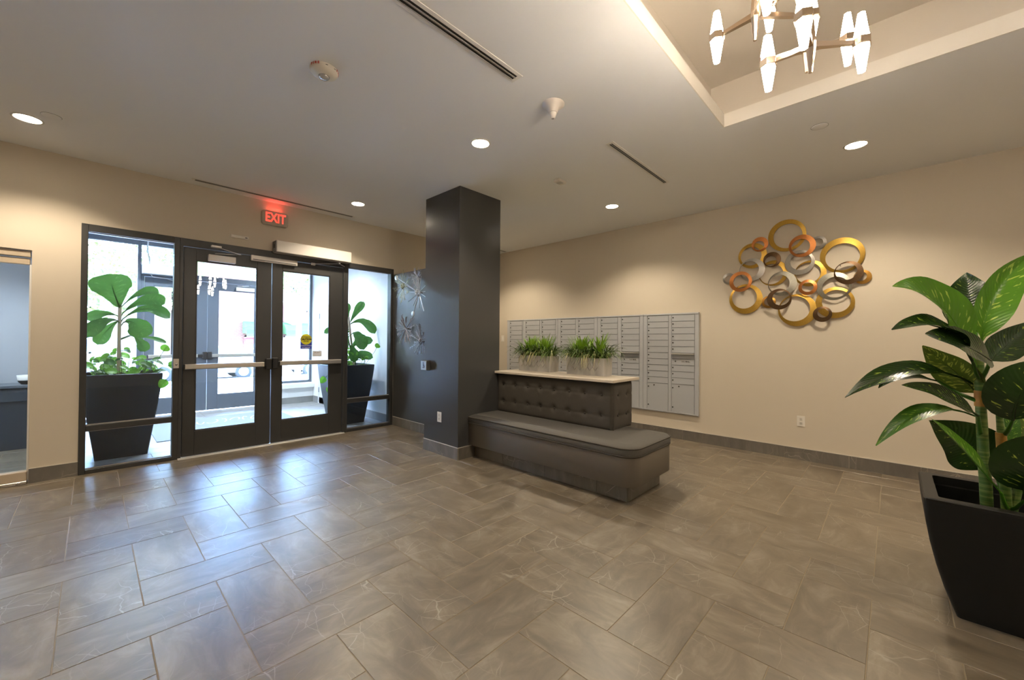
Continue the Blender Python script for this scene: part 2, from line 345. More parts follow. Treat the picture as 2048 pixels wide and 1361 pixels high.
# ---- baseboards of cut tile
BH = 0.138
def baseboard(name, label, p0, p1, nrm, joints, z0=0.0, h=BH, m=BASET, edge=True, parent=None, t=0.012):
    """tiles along p0->p1; nrm points into the room"""
    d = Vector((p1[0] - p0[0], p1[1] - p0[1], 0)); Lh = d.length; d.normalize(); n = Vector((nrm[0], nrm[1], 0))
    def pbox(mb, s0, s1, q0, q1, za, zb):
        c = [Vector((p0[0], p0[1], 0)) + d * s + n * q for s, q in ((s0, q0), (s1, q0), (s1, q1), (s0, q1))]
        x = [v.x for v in c]; y = [v.y for v in c]; mb.box(min(x), max(x), min(y), max(y), za, zb)
    core = MB(); pbox(core, 0, Lh, 0, t * 0.6, z0, z0 + h - 0.002)
    if parent is None: root = struct(core, name, GROUTL, label, 'baseboard')
    else: root = part(core, name, GROUTL, parent)
    js = [0] + [j for j in joints if 0.02 < j < Lh - 0.02] + [Lh]
    for a, b in zip(js[:-1], js[1:]):
        mb = MB(); pbox(mb, a + 0.002, b - 0.002, 0.001, t, z0, z0 + h); part(mb, 'tile', m, root)
    if edge:
        mb = MB(); pbox(mb, 0, Lh, 0.0, t + 0.001, z0 + h, z0 + h + 0.005); part(mb, 'edge_trim', EDGE, root)
    return root
baseboard('baseboard_right', 'brown stone tile baseboard along the mailbox wall', (XB, YA), (XB, -4), (-1, 0), [YA - (2.189 + 0.61 * k) for k in range(6, -11, -1)])
baseboard('baseboard_front', 'short brown stone tile baseboard left of the entrance glazing', (-0.40, YA), (-0.08, YA), (0, -1), [])
baseboard('baseboard_wing', 'grey stone tile baseboard under the metal starbursts', (3.45, YA), (3.45, CY1), (-1, 0), [0.55, 1.16])
baseboard('baseboard_corner', 'stone tile baseboard behind the column', (3.58, YA), (XB, YA), (0, -1), [0.6, 1.2, 1.8])
baseboard('baseboard_column', 'grey stone tile baseboard on the column face toward the doors', (CX0, CY1), (CX0, CY0 - 0.012), (-1, 0), [0.37])
baseboard('baseboard_pillar', 'stone tile baseboard on the column face beside the bench', (CX0, CY0), (3.23, CY0), (0, -1), [])

# ================================================================== ENTRANCE GLAZING (lobby side)
FY0, FY1 = YA - 0.012, YA + 0.10
def sidelight(name, label, x0, x1, z1, y0, y1, lrails, glassm, fw=0.05, z0=0.0, fm=FRAME):
    mb = MB(); mb.bbox(x0, x0 + fw, y0, y1, z0, z1, 0.003); mb.bbox(x1 - fw, x1, y0, y1, z0, z1, 0.003)
    mb.bbox(x0 + fw, x1 - fw, y0, y1, z1 - 0.075, z1, 0.003); mb.bbox(x0 + fw, x1 - fw, y0, y1, z0, z0 + 0.045, 0.003)
    w = struct(mb, name, fm, label, 'window')
    zs = [z0 + 0.045] + [z for r in lrails for z in r] + [z1 - 0.075]
    for r in lrails:
        rb = MB(); rb.bbox(x0 + fw, x1 - fw, y0 + 0.008, y1, r[0], r[1], 0.003); part(rb, 'rail', fm, w)
    for k in range(0, len(zs), 2):
        gb = MB(); gy = (y0 + y1) / 2; gb.box(x0 + fw - 0.005, x1 - fw + 0.005, gy - 0.003, gy + 0.003, zs[k] - 0.005, zs[k + 1] + 0.005); part(gb, 'pane', glassm, w)
        st = MB(); e = 0.008   # pale glazing stops round each pane
        for (q0, q1, r0, r1) in ((x0 + fw, x1 - fw, zs[k + 1] - e, zs[k + 1]), (x0 + fw, x1 - fw, zs[k], zs[k] + e)): st.box(q0, q1, gy - 0.014, gy - 0.004, r0, r1)
        part(st, 'glazing_stop', ALU, w)
    return w
sidelight('window_1', 'tall dark framed sidelight with the fig leaves filling it, left of the doors', -0.08, 0.70, 2.57, FY0, FY1, [(0.437, 0.497)], GLASS)
sidelight('window_2', 'tall dark framed sidelight between the doors and the starburst wall', 2.63, 3.44, 2.57, FY0, FY1, [(0.437, 0.497)], GLASS)
hd = MB(); hd.bbox(0.70, 2.63, FY0, FY1, 2.48, 2.57, 0.003); struct(hd, 'trim_1', FRAME, 'dark metal header above the double doors', 'door frame')
th = MB(); th.loft([[(0.70, YA - 0.055, 0), (2.63, YA - 0.055, 0), (2.63, YA + 0.11, 0), (0.70, YA + 0.11, 0)], [(0.70, YA - 0.03, 0.012), (2.63, YA - 0.03, 0.012), (2.63, YA + 0.09, 0.012), (0.70, YA + 0.09, 0.012)]])
struct(th, 'trim_2', mat('threshold_aluminium', (0.78, 0.75, 0.70), 0.35, 0.6), 'silver aluminium threshold under the double doors', 'threshold')

def door_leaf(name, label, x0, x1, gx0, gx1, gz0, gz1, yf, glassm, bar=None, hinge_left=True, z1=2.475, fm=FRAME):
    """yf = room-side face; leaf is 45 mm thick"""
    y0, y1 = yf, yf + 0.045; mb = MB()
    mb.bbox(x0, gx0, y0, y1, 0.016, z1, 0.003); mb.bbox(gx1, x1, y0, y1, 0.016, z1, 0.003); mb.bbox(gx0, gx1, y0, y1, 0.016, gz0, 0.002); mb.bbox(gx0, gx1, y0, y1, gz1, z1, 0.002)
    d = struct(mb, name, fm, label, 'door')
    gb = MB(); gb.box(gx0 - 0.004, gx1 + 0.004, y0 + 0.019, y0 + 0.026, gz0 - 0.004, gz1 + 0.004); part(gb, 'pane', glassm, d)
    st = MB(); e = 0.012
    for (q0, q1, r0, r1) in ((gx0, gx1, gz1 - e, gz1), (gx0, gx1, gz0, gz0 + e), (gx0, gx0 + e, gz0, gz1), (gx1 - e, gx1, gz0, gz1)): st.box(q0, q1, y0 + 0.006, y0 + 0.018, r0, r1)
    part(st, 'glazing_stop', fm, d)
    if bar:
        bx0, bx1, bz, hx = bar
        b = MB(); prof = [(-0.030, 0), (-0.030, 0.048), (-0.022, 0.058), (0.022, 0.058), (0.030, 0.048), (0.030, 0)]
        b.loft([[(bx0, y0 - o, bz + z) for z, o in prof], [(bx1, y0 - o, bz + z) for z, o in prof]])
        pb = part(b, 'push_bar', ALU, d); pb['label'] = 'satin aluminium push bar'
        h = MB(); s = 1 if hx > bx1 else -1
        h.bbox(hx - 0.035, hx + 0.035, y0 - 0.06, y0, bz - 0.07, bz + 0.075, 0.008); h.bbox(min(hx, hx - s * 0.13), max(hx, hx - s * 0.13), y0 - 0.045, y0, bz - 0.025, bz + 0.025, 0.005)
        part(h, 'latch_case', BLACK, d)
        e2 = MB(); ex = bx0 if s > 0 else bx1; e2.bbox(ex - 0.012, ex + 0.012, y0 - 0.05, y0, bz - 0.028, bz + 0.028, 0.004); part(e2, 'bar_end', BLACK, d)
    return d
d1 = door_leaf('door_1', 'charcoal glass entrance door with a small closer, next to the fig sidelight', 0.735, 1.648, 0.852, 1.483, 0.306, 2.33, YA + 0.0, GLASS, bar=(0.755, 1.56, 1.068, 1.615))
d2 = door_leaf('door_2', 'charcoal glass entrance door with the yellow caution sticker', 1.656, 2.60, 1.779, 2.41, 0.305, 2.33, YA + 0.0, GLASS, bar=(1.748, 2.562, 1.076, 1.69))
# jamb pieces beside the leaves
jb = MB(); jb.bbox(0.70, 0.731, FY0, FY1, 0, 2.48, 0.002); jb.bbox(2.604, 2.63, FY0, FY1, 0, 2.48, 0.002); struct(jb, 'trim_3', FRAME, 'dark metal jambs either side of the double doors', 'door frame')
# keypad button on the jamb
kb = thing('door_button', (0.677, FY0, 1.11), 'small steel keyed button on the dark door jamb', 'door button')
part(MB().bbox(0.652, 0.702, FY0 - 0.014, FY0, 1.055, 1.165, 0.003), 'plate', ALU, kb); part(MB().lathe([(0.011, -0.014), (0.011, -0.02), (0.004, -0.021)], (0.677, FY0, 1.10), 14, 'Y'), 'key_switch', STEEL, kb)
# closer on door 1
def closer(root, x0, x1, z0, z1, yf, armpts, cm=ALUP):
    part(MB().bbox(x0, x1, yf - 0.06, yf, z0, z1, 0.004), 'closer_body', cm, root)
    a = MB(); a.tube(armpts, 0.008, 8); part(a, 'closer_arm', STEEL, root)
closer(d1, 0.96, 1.235, 2.335, 2.415, YA, [(1.02, YA - 0.05, 2.43), (1.29, YA - 0.085, 2.445), (1.03, YA - 0.012, 2.52)])
part(MB().bbox(0.985, 1.09, YA - 0.055, YA - 0.012, 2.505, 2.53, 0.006), 'closer_bracket', ALU, d1)
# caution sticker on door 2
def sticker(door, x0, x1, z0, z1, y, ux):
    w = x1 - x0; cx = (x0 + x1) / 2; r = w / 2; zc = z1 - r
    blue = mat('sticker_blue', (0.03, 0.05, 0.45), 0.5); yel = mat('sticker_yellow', (0.72, 0.66, 0.03), 0.5); blk = mat('sticker_black', (0.01, 0.01, 0.01), 0.5); wh = mat('sticker_white', (0.8, 0.8, 0.85), 0.5)
    s = part(MB().box(x0, x1, y - 0.0012, y - 0.0002, z0, zc), 'sticker', blue, door); s['label'] = 'round yellow and blue caution sticker'
    part(MB().lathe([(r, -0.0016), (r, -0.0004)], (cx, y, zc), 40, 'Y'), 'sticker_disc', yel, s)
    bk = MB(); bk.box(cx - r * 0.98, cx + r * 0.98, y - 0.0020, y - 0.0017, zc - r * 0.22, zc + r * 0.24); part(bk, 'sticker_band', yel, s)
    yy = y - 0.0023
    text('lettering', 'AUTOMATIC', r * 0.30, blk, s, (cx, yy, zc + r * 0.42), (1, 0, 0), (0, 0, 1), 0.0002, 0.0008)
    text('lettering', 'CAUTION', r * 0.48, blk, s, (cx, yy, zc + r * 0.0), (1, 0, 0), (0, 0, 1), 0.0002, 0.0022, sx=0.94)
    text('lettering', 'DOOR', r * 0.30, blk, s, (cx, yy, zc - r * 0.38), (1, 0, 0), (0, 0, 1), 0.0002, 0.0008)
    text('lettering', 'ACTIVATE SWITCH', r * 0.24, wh, s, (cx, y - 0.0016, z0 + (zc - r - z0) * 0.74), (1, 0, 0), (0, 0, 1), 0.0002, 0.0004)
    text('lettering', 'TO OPERATE', r * 0.24, wh, s, (cx, y - 0.0016, z0 + (zc - r - z0) * 0.26), (1, 0, 0), (0, 0, 1), 0.0002, 0.0004)
sticker(d2, 2.02, 2.17, 1.265, 1.475, YA + 0.019, 1)
# push plate sign on the glass beside it
ps = part(MB().box(2.185, 2.31, YA + 0.0175, YA + 0.0185, 1.155, 1.235), 'push_sign', mat('clear_label', (0.72, 0.74, 0.76), 0.4), d2)
text('lettering', 'PUSH', 0.03, mat('sign_grey', (0.3, 0.3, 0.32), 0.5), ps, (2.247, YA + 0.017, 1.21), (1, 0, 0), (0, 0, 1), 0.0002, 0.0005)
# wall-mounted operator box and the header cover
op = thing('door_operator', (2.14, YA, 2.54), 'long aluminium automatic door operator box mounted above the doors', 'door operator')
ob = MB(); ob.bbox(1.66, 2.66, YA - 0.155, YA - 0.012, 2.545, 2.70, 0.006); part(ob, 'cover', mat('operator_cover', (0.66, 0.62, 0.57), 0.45, 0.25), op)
part(MB().bbox(1.650, 1.660, YA - 0.15, YA - 0.012, 2.55, 2.695, 0.003), 'end_cap', mat('end_cap_grey', (0.2, 0.2, 0.2), 0.5), op)
part(MB().bbox(1.644, 1.650, YA - 0.11, YA - 0.08, 2.60, 2.65, 0.002), 'switch', BLACK, op)
am = MB(); am.tube([(2.52, YA - 0.06, 2.545), (2.52, YA - 0.06, 2.515)], 0.018, 12); am.tube([(2.60, YA - 0.05, 2.49), (2.52, YA - 0.06, 2.52), (2.16, YA - 0.04, 2.468)], 0.008, 8); part(am, 'operator_arm', STEEL, op)
part(MB().bbox(2.13, 2.19, YA - 0.045, YA, 2.447, 2.487, 0.006), 'arm_shoe', STEEL, op)
hc = thing('sensor_cover', (1.67, YA, 2.45), 'narrow grey sensor cover spanning both door leaves, under the operator box', 'sensor')
part(MB().bbox(1.40, 1.95, YA - 0.050, YA - 0.001, 2.408, 2.478, 0.004), 'housing', ALUP, hc); part(MB().bbox(1.42, 1.93, YA - 0.054, YA - 0.050, 2.42, 2.428, 0.001), 'seam', BLACK, hc)
ws = thing('wall_sensor', (1.285, YA, 2.69), 'thin white plastic sensor strip on the wall under the exit sign', 'sensor')
part(MB().bbox(1.185, 1.378, YA - 0.03, YA, 2.668, 2.705, 0.006), 'housing', WHITEP, ws); part(MB().bbox(1.335, 1.36, YA - 0.032, YA - 0.03, 2.678, 2.688, 0.002), 'lens', BLACK, ws)

# ---- exit sign
ex = thing('exit_sign', (1.673, YA, 2.905), 'lit red exit sign in a white housing above the entrance doors', 'exit sign')
eb = MB(); rr = 0.02
def rrect(cx, cz, w, h, r, y, n=5):
    P = []
    for (sx, sz, a0) in ((1, 1, 0), (-1, 1, PI / 2), (-1, -1, PI), (1, -1, 3 * PI / 2)):
        for k in range(n + 1): a = a0 + PI / 2 * k / n; P.append((cx + sx * (w / 2 - r) + r * math.cos(a), y, cz + sz * (h / 2 - r) + r * math.sin(a)))
    return P
eb.loft([rrect(1.673, 3.003, 0.315, 0.19, 0.035, YA), rrect(1.673, 3.003, 0.315, 0.19, 0.035, YA - 0.035), rrect(1.673, 3.003, 0.295, 0.17, 0.028, YA - 0.045)])
part(eb, 'housing', mat('exit_housing', (0.42, 0.37, 0.29), 0.5), ex)
REDE = mat('exit_red', (0.7, 0.02, 0.01), 0.5, emit=((1.0, 0.06, 0.035), 1.5))
text('lettering', 'EXIT', 0.170, REDE, ex, (1.673, YA - 0.047, 3.003), (1, 0, 0), (0, 0, 1), 0.001, 0.0035, sx=0.70)
part(MB().box(1.59, 1.76, YA - 0.03, YA - 0.012, 3.0975, 3.0995), 'top_diffuser', REDE, ex)
rl = bpy.data.lights.new('exit_glow', 'AREA'); rl.shape = 'RECTANGLE'; rl.size = 0.16; rl.size_y = 0.02; rl.energy = 0.22; rl.color = (1, 0.06, 0.04)
ro = bpy.data.objects.new('exit_glow', rl); COL.objects.link(ro); ro.parent = ex; ro.location = (0, -0.03, 0.2); ro.rotation_euler = (PI, 0, 0)

# ---- glazed opening at the far left of the wall
lw = MB(); TANP = mat('tan_frame_paint', (0.50, 0.41, 0.30), 0.5)
lw.bbox(-2.70, -0.41, YA + 0.02, YA + 0.10, 2.172, 2.228, 0.003); lw.bbox(-2.70, -0.415, YA + 0.04, YA + 0.11, 2.10, 2.16, 0.003); lw.bbox(-2.70, -0.41, YA - 0.005, YA + 0.09, 0.03, 0.118, 0.004); lw.bbox(-2.74, -2.68, YA + 0.0, YA + 0.1, 0, 2.236, 0.003)
w3 = struct(lw, 'window_3', TANP, 'tan framed interior glass front at the edge of the entrance wall', 'window')
part(MB().box(-2.70, -0.412, YA + 0.066, YA + 0.074, 0.11, 2.105), 'pane', GLASS, w3)
part(MB().bbox(-0.416, -0.402, YA + 0.03, YA + 0.12, 0.03, 2.10, 0.002), 'edge_seal', WHITE, w3)
part(MB().bbox(-2.70, -0.41, YA - 0.02, YA + 0.10, 0.001, 0.03, 0.004), 'sill_track', ALU, w3)
part(MB().bbox(-0.475, -0.445, YA - 0.03, YA - 0.018, 0.008, 0.03, 0.003), 'floor_bolt', STEEL, w3)

# ================================================================== VESTIBULE
VX0, VX1, YO = -0.26, 3.47, 9.62
VW = mat('vestibule_wall', (0.82, 0.82, 0.82), 0.7)
vf = struct(MB().box(VX0 - 0.1, VX1 + 0.1, YA + 0.02, YO + 0.1, -0.12, -0.0018), 'floor_vestibule', GROUT, 'pale grey stone tile floor of the vestibule beyond the doors', 'floor')
lay(vf, VX0, VX1, YA + 0.10, YO, TMESHV, VTILE, True)
struct(MB().box(VX0 - 0.1, VX0, YA + 0.15, YO + 0.1, 0, 3.9), 'wall_vestibule_left', VW, 'white vestibule wall beside the fiddle leaf fig in the sidelight', 'wall')
struct(MB().box(VX1, VX1 + 0.1, YA + 0.15, YO + 0.1, 0, 3.9), 'wall_vestibule_right', VW, 'white vestibule wall with a flush white door', 'wall')
struct(MB().box(VX0, VX1, YA + 0.15, YO + 0.1, H, H + 0.1), 'ceiling_vestibule', mat('vest_ceiling', (0.7, 0.7, 0.7), 0.8), 'white ceiling of the vestibule', 'ceiling')
baseboard('baseboard_vestibule', 'grey tile baseboard along the white vestibule wall', (VX1, YO - 0.14), (VX1, YA + 0.15), (-1, 0), [0.35, 0.96, 1.57, 2.18, 2.79], m=VTILE)
# outer storefront
OF = mat('outer_frame_metal', (0.10, 0.12, 0.15), 0.45, 0.2)
ol = sidelight('window_4', 'outer glazing seen through the fig sidelight', VX0, 0.60, 3.12, YO - 0.02, YO + 0.08, [], GLASS2, fm=OF)
lowf = MB(); lowf.bbox(2.47, VX1, YO - 0.12, YO + 0.09, 0, 0.40, 0.004); lww = struct(lowf, 'wall_vestibule_front', VW, 'low white wall under the street window beside the outer doors', 'wall')
part(MB().bbox(2.47, VX1, YO - 0.20, YO + 0.06, 0.33, 0.435, 0.01), 'sill', WHITE, lww)
baseboard('tile_base', '', (2.47, YO - 0.12), (VX1, YO - 0.12), (0, -1), [0.37], m=VTILE, h=0.13, parent=lww)
orr = sidelight('window_5', 'street window above the low white wall in the vestibule', 2.45, VX1, 3.12, YO - 0.02, YO + 0.08, [], GLASS2, z0=0.435, fm=OF)
oh = MB(); oh.bbox(0.60, 2.45, YO - 0.02, YO + 0.08, 2.50, 2.60, 0.003); oh.bbox(0.60, 2.45, YO - 0.02, YO + 0.08, 3.05, 3.12, 0.003); oh.bbox(0.60, 0.64, YO - 0.02, YO + 0.08, 0, 2.5, 0.003); oh.bbox(2.42, 2.45, YO - 0.02, YO + 0.08, 0, 3.05, 0.003)
w6 = struct(oh, 'window_6', OF, 'dark header with transom glass over the outer street doors', 'window')
part(MB().box(0.60, 2.43, YO + 0.025, YO + 0.031, 2.595, 3.055), 'pane', GLASS2, w6)
struct(MB().box(VX0, VX1, YO - 0.02, YO + 0.08, 3.12, 3.9), 'wall_outer', VW, 'white wall above the outer street glazing', 'wall')
o1 = door_leaf('door_3', 'outer street door with the operator box above it', 0.645, 1.546, 0.768, 1.368, 0.303, 2.345, YO, GLASS2, bar=(0.70, 1.40, 1.07, 1.51), z1=2.495, fm=OF)
o2 = door_leaf('door_4', 'outer street door with the closer, seen through the left leaf', 1.552, 2.415, 1.716, 2.343, 0.303, 2.36, YO, GLASS2, bar=(1.62, 2.38, 1.07, 1.585), z1=2.495, fm=OF)
closer(o2, 2.00, 2.32, 2.365, 2.44, YO, [(2.02, YO - 0.06, 2.46), (2.20, YO - 0.1, 2.47), (2.24, YO - 0.02, 2.50)])
op2 = thing('door_operator', (0.95, YO - 0.02, 2.53), 'grey operator box over the outer street door, behind the fig', 'door operator')
part(MB().bbox(0.60, 1.30, YO - 0.17, YO - 0.02, 2.535, 2.705, 0.006), 'cover', mat('operator_grey', (0.55, 0.57, 0.6), 0.5, 0.2), op2)
am = MB(); am.tube([(0.72, YO - 0.08, 2.535), (0.74, YO - 0.08, 2.49), (0.95, YO - 0.06, 2.48), (1.10, YO - 0.03, 2.43)], 0.009, 8); part(am, 'operator_arm', STEEL, op2)
cb = MB(); cb.tube([(0.68, YO - 0.05, 3.12), (0.67, YO - 0.06, 2.95), (0.70, YO - 0.07, 2.80), (0.70, YO - 0.1, 2.70)], 0.012, 8); part(cb, 'cable', mat('white_cable', (0.8, 0.8, 0.8), 0.5), op2)
sticker(o1, 1.20, 1.33, 1.20, 1.40, YO + 0.019, 1)
# flush white door in the vestibule wall
wd = struct(MB().bbox(VX1 - 0.012, VX1 - 0.001, 8.20, 9.12, 0.012, 2.11, 0.002), 'door_5', mat('white_door', (0.76, 0.76, 0.77), 0.5), 'flush white service door in the vestibule side wall', 'door')
for z in (1.91, 1.10, 0.30): part(MB().bbox(VX1 - 0.026, VX1 - 0.010, 9.105, 9.135, z - 0.055, z + 0.055, 0.003), 'hinge', mat('hinge_steel', (0.35, 0.37, 0.4), 0.4, 0.8), wd)
fr = MB(); fr.bbox(VX1 - 0.02, VX1, 9.125, 9.165, 0, 2.15, 0.003); fr.bbox(VX1 - 0.02, VX1, 8.155, 8.195, 0, 2.15, 0.003); fr.bbox(VX1 - 0.02, VX1, 8.195, 9.125, 2.115, 2.155, 0.003); part(fr, 'door_frame', mat('white_frame', (0.74, 0.74, 0.75), 0.5), wd)
# mat with pale script
mt = thing('entrance_mat', (1.75, 7.95, 0), 'grey-blue entrance mat with pale script on the vestibule floor', 'mat')
part(MB().bbox(0.62, 2.52, 7.15, 8.80, 0.0, 0.010, 0.004), 'carpet', mat('mat_carpet', (0.22, 0.24, 0.27), 0.95, bump=(900, 0.6, 0.003)), mt)
random.seed(3); SCR = mat('mat_script', (0.55, 0.57, 0.6), 0.9)
for k in range(9):
    sw = MB(); x0 = 0.95 + k * 0.155; pts = [(x0 + 0.10 * math.cos(t) * (0.5 + 0.4 * (k % 2)), 8.27 + 0.16 * math.sin(t * 1.1), 0.0125) for t in [0.3 + k + 0.5 * i for i in range(8)]]
    for a, b in zip(pts[:-1], pts[1:]):
        d = Vector(b) - Vector(a); n = Vector((-d.y, d.x, 0)).normalized() * 0.010
        sw.add([Vector(a) - n, Vector(a) + n, Vector(b) + n, Vector(b) - n], [(0, 3, 2, 1)])
    part(sw, 'script_mark', SCR, mt)

VEST_FILL_LAMPS = ((0.75, 7.3), (2.45, 7.3), (0.75, 8.7), (2.45, 8.7))  # positions of the fill lamps added under the vestibule ceiling
# ---- side room behind the far-left glass front
GR = mat('grey_side_wall', (0.42, 0.44, 0.47), 0.55)
sf = struct(MB().box(-4.0, VX0 - 0.1, YA + 0.02, YO + 0.1, -0.12, -0.0018), 'floor_side_room', GROUT, 'stone tile floor of the small room behind the tan framed glass', 'floor')
lay(sf, -4.0, VX0 - 0.1, YA + 0.10, YO, TMESH, TILE)
struct(MB().box(-1.55, VX0 - 0.1, 8.35, 8.45, 0, 3.9), 'wall_side_back', GR, 'grey-blue wall seen through the tan framed glass front', 'wall')
struct(MB().box(-4.0, VX0 - 0.1, YA + 0.15, YO + 0.1, 2.9, 3.0), 'ceiling_side_room', CEIL, 'ceiling of the small room behind the tan framed glass', 'ceiling')
struct(MB().box(-4.15, -4.0, YA, YO + 0.1, 0, 3.9), 'wall_side_left', GR, 'end wall of the small room behind the tan framed glass', 'wall')
struct(MB().box(-4.0, VX0 - 0.1, YO + 0.0, YO + 0.1, 2.75, 3.9), 'wall_side_outer', VW, 'wall over the street window of the small room', 'wall')
sidelight('window_7', 'street window of the small side room', -4.0, VX0 - 0.1, 2.75, YO, YO + 0.1, [], GLASS2, fm=OF)
ct = thing('counter', (-0.9, 8.1, 0), 'dark slate counter behind the tan framed glass front', 'counter')
part(MB().bbox(-1.5, VX0 - 0.11, 7.90, 8.34, 0, 0.765, 0.004), 'body', mat('counter_slate', (0.035, 0.042, 0.052), 0.5), ct); part(MB().bbox(-1.52, VX0 - 0.105, 7.87, 8.345, 0.765, 0.80, 0.004), 'worktop', mat('counter_top', (0.11, 0.13, 0.15), 0.35), ct)
part(MB().bbox(-1.49, VX0 - 0.115, 7.885, 7.90, 0.60, 0.75, 0.003), 'drawer_front', mat('counter_drawer', (0.05, 0.06, 0.072), 0.45), ct)
bw = thing('bowl', (-0.56, 8.05, 0.80), 'small white bowl with a dark foot on the slate counter', 'bowl')
part(MB().lathe([(0.05, 0.0), (0.075, 0.03), (0.08, 0.05)], (-0.56, 8.05, 0.80), 20), 'foot', BLACK, bw); part(MB().lathe([(0.08, 0.05), (0.09, 0.115), (0.082, 0.115), (0.07, 0.055)], (-0.56, 8.05, 0.80), 20), 'dish', WHITE, bw)

# ================================================================== BENCH
bn = thing('bench', (3.55, 2.6, 0), 'built-in charcoal upholstered bench with tufted back against the column', 'bench')
FAB = mat('charcoal_fabric', (0.075, 0.070, 0.062), 0.92, noise=(420, (0.11, 0.103, 0.092), 0.35, 0.65), bump=(700, 0.5, 0.0015))
FABT = mat('tufted_fabric', (0.058, 0.050, 0.041), 0.9, noise=(420, (0.082, 0.072, 0.060), 0.35, 0.65), bump=(700, 0.5, 0.0015))
BOXP = mat('taupe_laminate', (0.165, 0.143, 0.118), 0.5)
BX0, BX1, BY0, BY1, BR = 3.13, 3.985, 1.57, CY0 - 0.001, 0.14
def bench_outline(d, z):
    """rounded at the two free corners; inset d"""
    P = []; r = max(BR - d, 0.01); n = 10
    x0, x1, y0, y1 = BX0 + d, BX1 - d, BY0 + d, BY1
    P.append((x1, y1, z)); P.append((x0, y1, z))
    for k in range(n + 1): a = PI + PI / 2 * k / n; P.append((x0 + r + r * math.cos(a), y0 + r + r * math.sin(a), z))
    for k in range(n + 1): a = 1.5 * PI + PI / 2 * k / n; P.append((x1 - r + r * math.cos(a), y0 + r + r * math.sin(a), z))
    return P
tb = part(MB().box(3.235, 3.885, 1.68, CY0 - 0.001, 0, 0.15), 'toe_kick', GROUT, bn)
for (a, b) in ((1.672, 1.98), (1.984, 2.59), (2.594, 3.20), (3.204, 3.66)): part(MB().box(3.227, 3.235, a, b, 0.002, 0.15), 'tile', BASET, tb)
part(MB().box(3.229, 3.885, 1.672, 1.680, 0.002, 0.15), 'tile', BASET, tb)
sb_ = MB(); sb_.loft([bench_outline(0.006, 0.155), bench_outline(0, 0.160), bench_outline(0, 0.408)], smooth=False); bx_ = part(sb_, 'seat_box', BOXP, bn)
for p_ in bx_.data.polygons: p_.use_smooth = len(p_.vertices) == 4
cu = MB(); cu.loft([bench_outline(0.004, 0.409), bench_outline(-0.006, 0.415), bench_outline(-0.010, 0.435), bench_outline(-0.010, 0.465), bench_outline(-0.004, 0.482), bench_outline(0.010, 0.492), bench_outline(0.04, 0.500), bench_outline(0.10, 0.506)], smooth=True)
cso = part(cu, 'seat_cushion', FAB, bn)
pp = MB(); pp.tube(bench_outline(-0.007, 0.484)[1:] + [bench_outline(-0.007, 0.484)[0]], 0.005, 6); part(pp, 'piping', FABT, cso)
pp = MB(); pp.tube(bench_outline(-0.006, 0.418)[1:] + [bench_outline(-0.006, 0.418)[0]], 0.005, 6); part(pp, 'piping', FABT, cso)
# tufted back: padded front and end panels round a core
KX0, KX1, KY0, KZ0, KZ1 = 3.60, 4.04, 2.03, 0.495, 0.985
bk = part(MB().box(KX0 + 0.03, KX1 - 0.02, KY0 + 0.03, CY0 - 0.001, KZ0, KZ1), 'backrest', FABT, bn)
rows = (KZ0 + 0.145, KZ0 + 0.355)
fy = [2.17 + 0.202 * k for k in range(8)]; ex_ = [3.74, 3.92]
def pad(s, z, s0, s1, btn):
    e = min((s - s0), (s1 - s)) ; e2 = min(z - KZ0, KZ1 - z)
    q = 0.028 * (1 - math.exp(-max(e, 0) / 0.018)) * (1 - math.exp(-max(e2, 0) / 0.018)) + 0.002
    for (bs, bz) in btn:
        d2 = ((s - bs) ** 2 + (z - bz) ** 2); q -= 0.018 * math.exp(-d2 / 0.0011) + 0.004 * math.exp(-d2 / 0.006)
    for bz in rows:
        q -= 0.0035 * math.exp(-((z - bz) / 0.012) ** 2)
    return q
fb = [(y, z) for y in fy for z in rows]; eb_ = [(x, z) for x in ex_ for z in rows]
g = MB(); g.grid(lambda u, v: (KX0 + 0.03 - pad(CY0 - 0.002 - u * (CY0 - KY0), KZ0 + v * (KZ1 - KZ0), KY0 + 0.0, CY0, fb), CY0 - 0.002 - u * (CY0 - 0.002 - KY0), KZ0 + v * (KZ1 - KZ0)), 150, 46)
part(g, 'tufted_panel', FABT, bk)
g = MB(); g.grid(lambda u, v: (KX0 + u * (KX1 - KX0), KY0 + 0.03 - pad(KX0 + u * (KX1 - KX0), KZ0 + v * (KZ1 - KZ0), KX0, KX1, eb_), KZ0 + v * (KZ1 - KZ0)), 44, 46)
part(g, 'tufted_panel', FABT, bk)
bmsh = MB().lathe([(0.0115, 0.0), (0.011, 0.004), (0.007, 0.007), (0.0, 0.008)], (0, 0, 0), 10).mesh('button'); bmsh.materials.append(mat('button_fabric', (0.035, 0.03, 0.025), 0.85))
for (y, z) in fb: inst(bmsh, 'button', bk, (KX0 + 0.0215, y, z), (0, -PI / 2, 0))
for (x, z) in eb_: inst(bmsh, 'button', bk, (x, KY0 + 0.0215, z), (PI / 2, 0, 0))
part(MB().bbox(KX0 - 0.045, KX1 + 0.075, KY0 - 0.03, CY0 - 0.001, 0.988, 1.016, 0.003), 'stone_top', mat('cream_stone', (0.60, 0.53, 0.43), 0.3, noise=(9, (0.66, 0.58, 0.47), 0.4, 0.7)), bn)

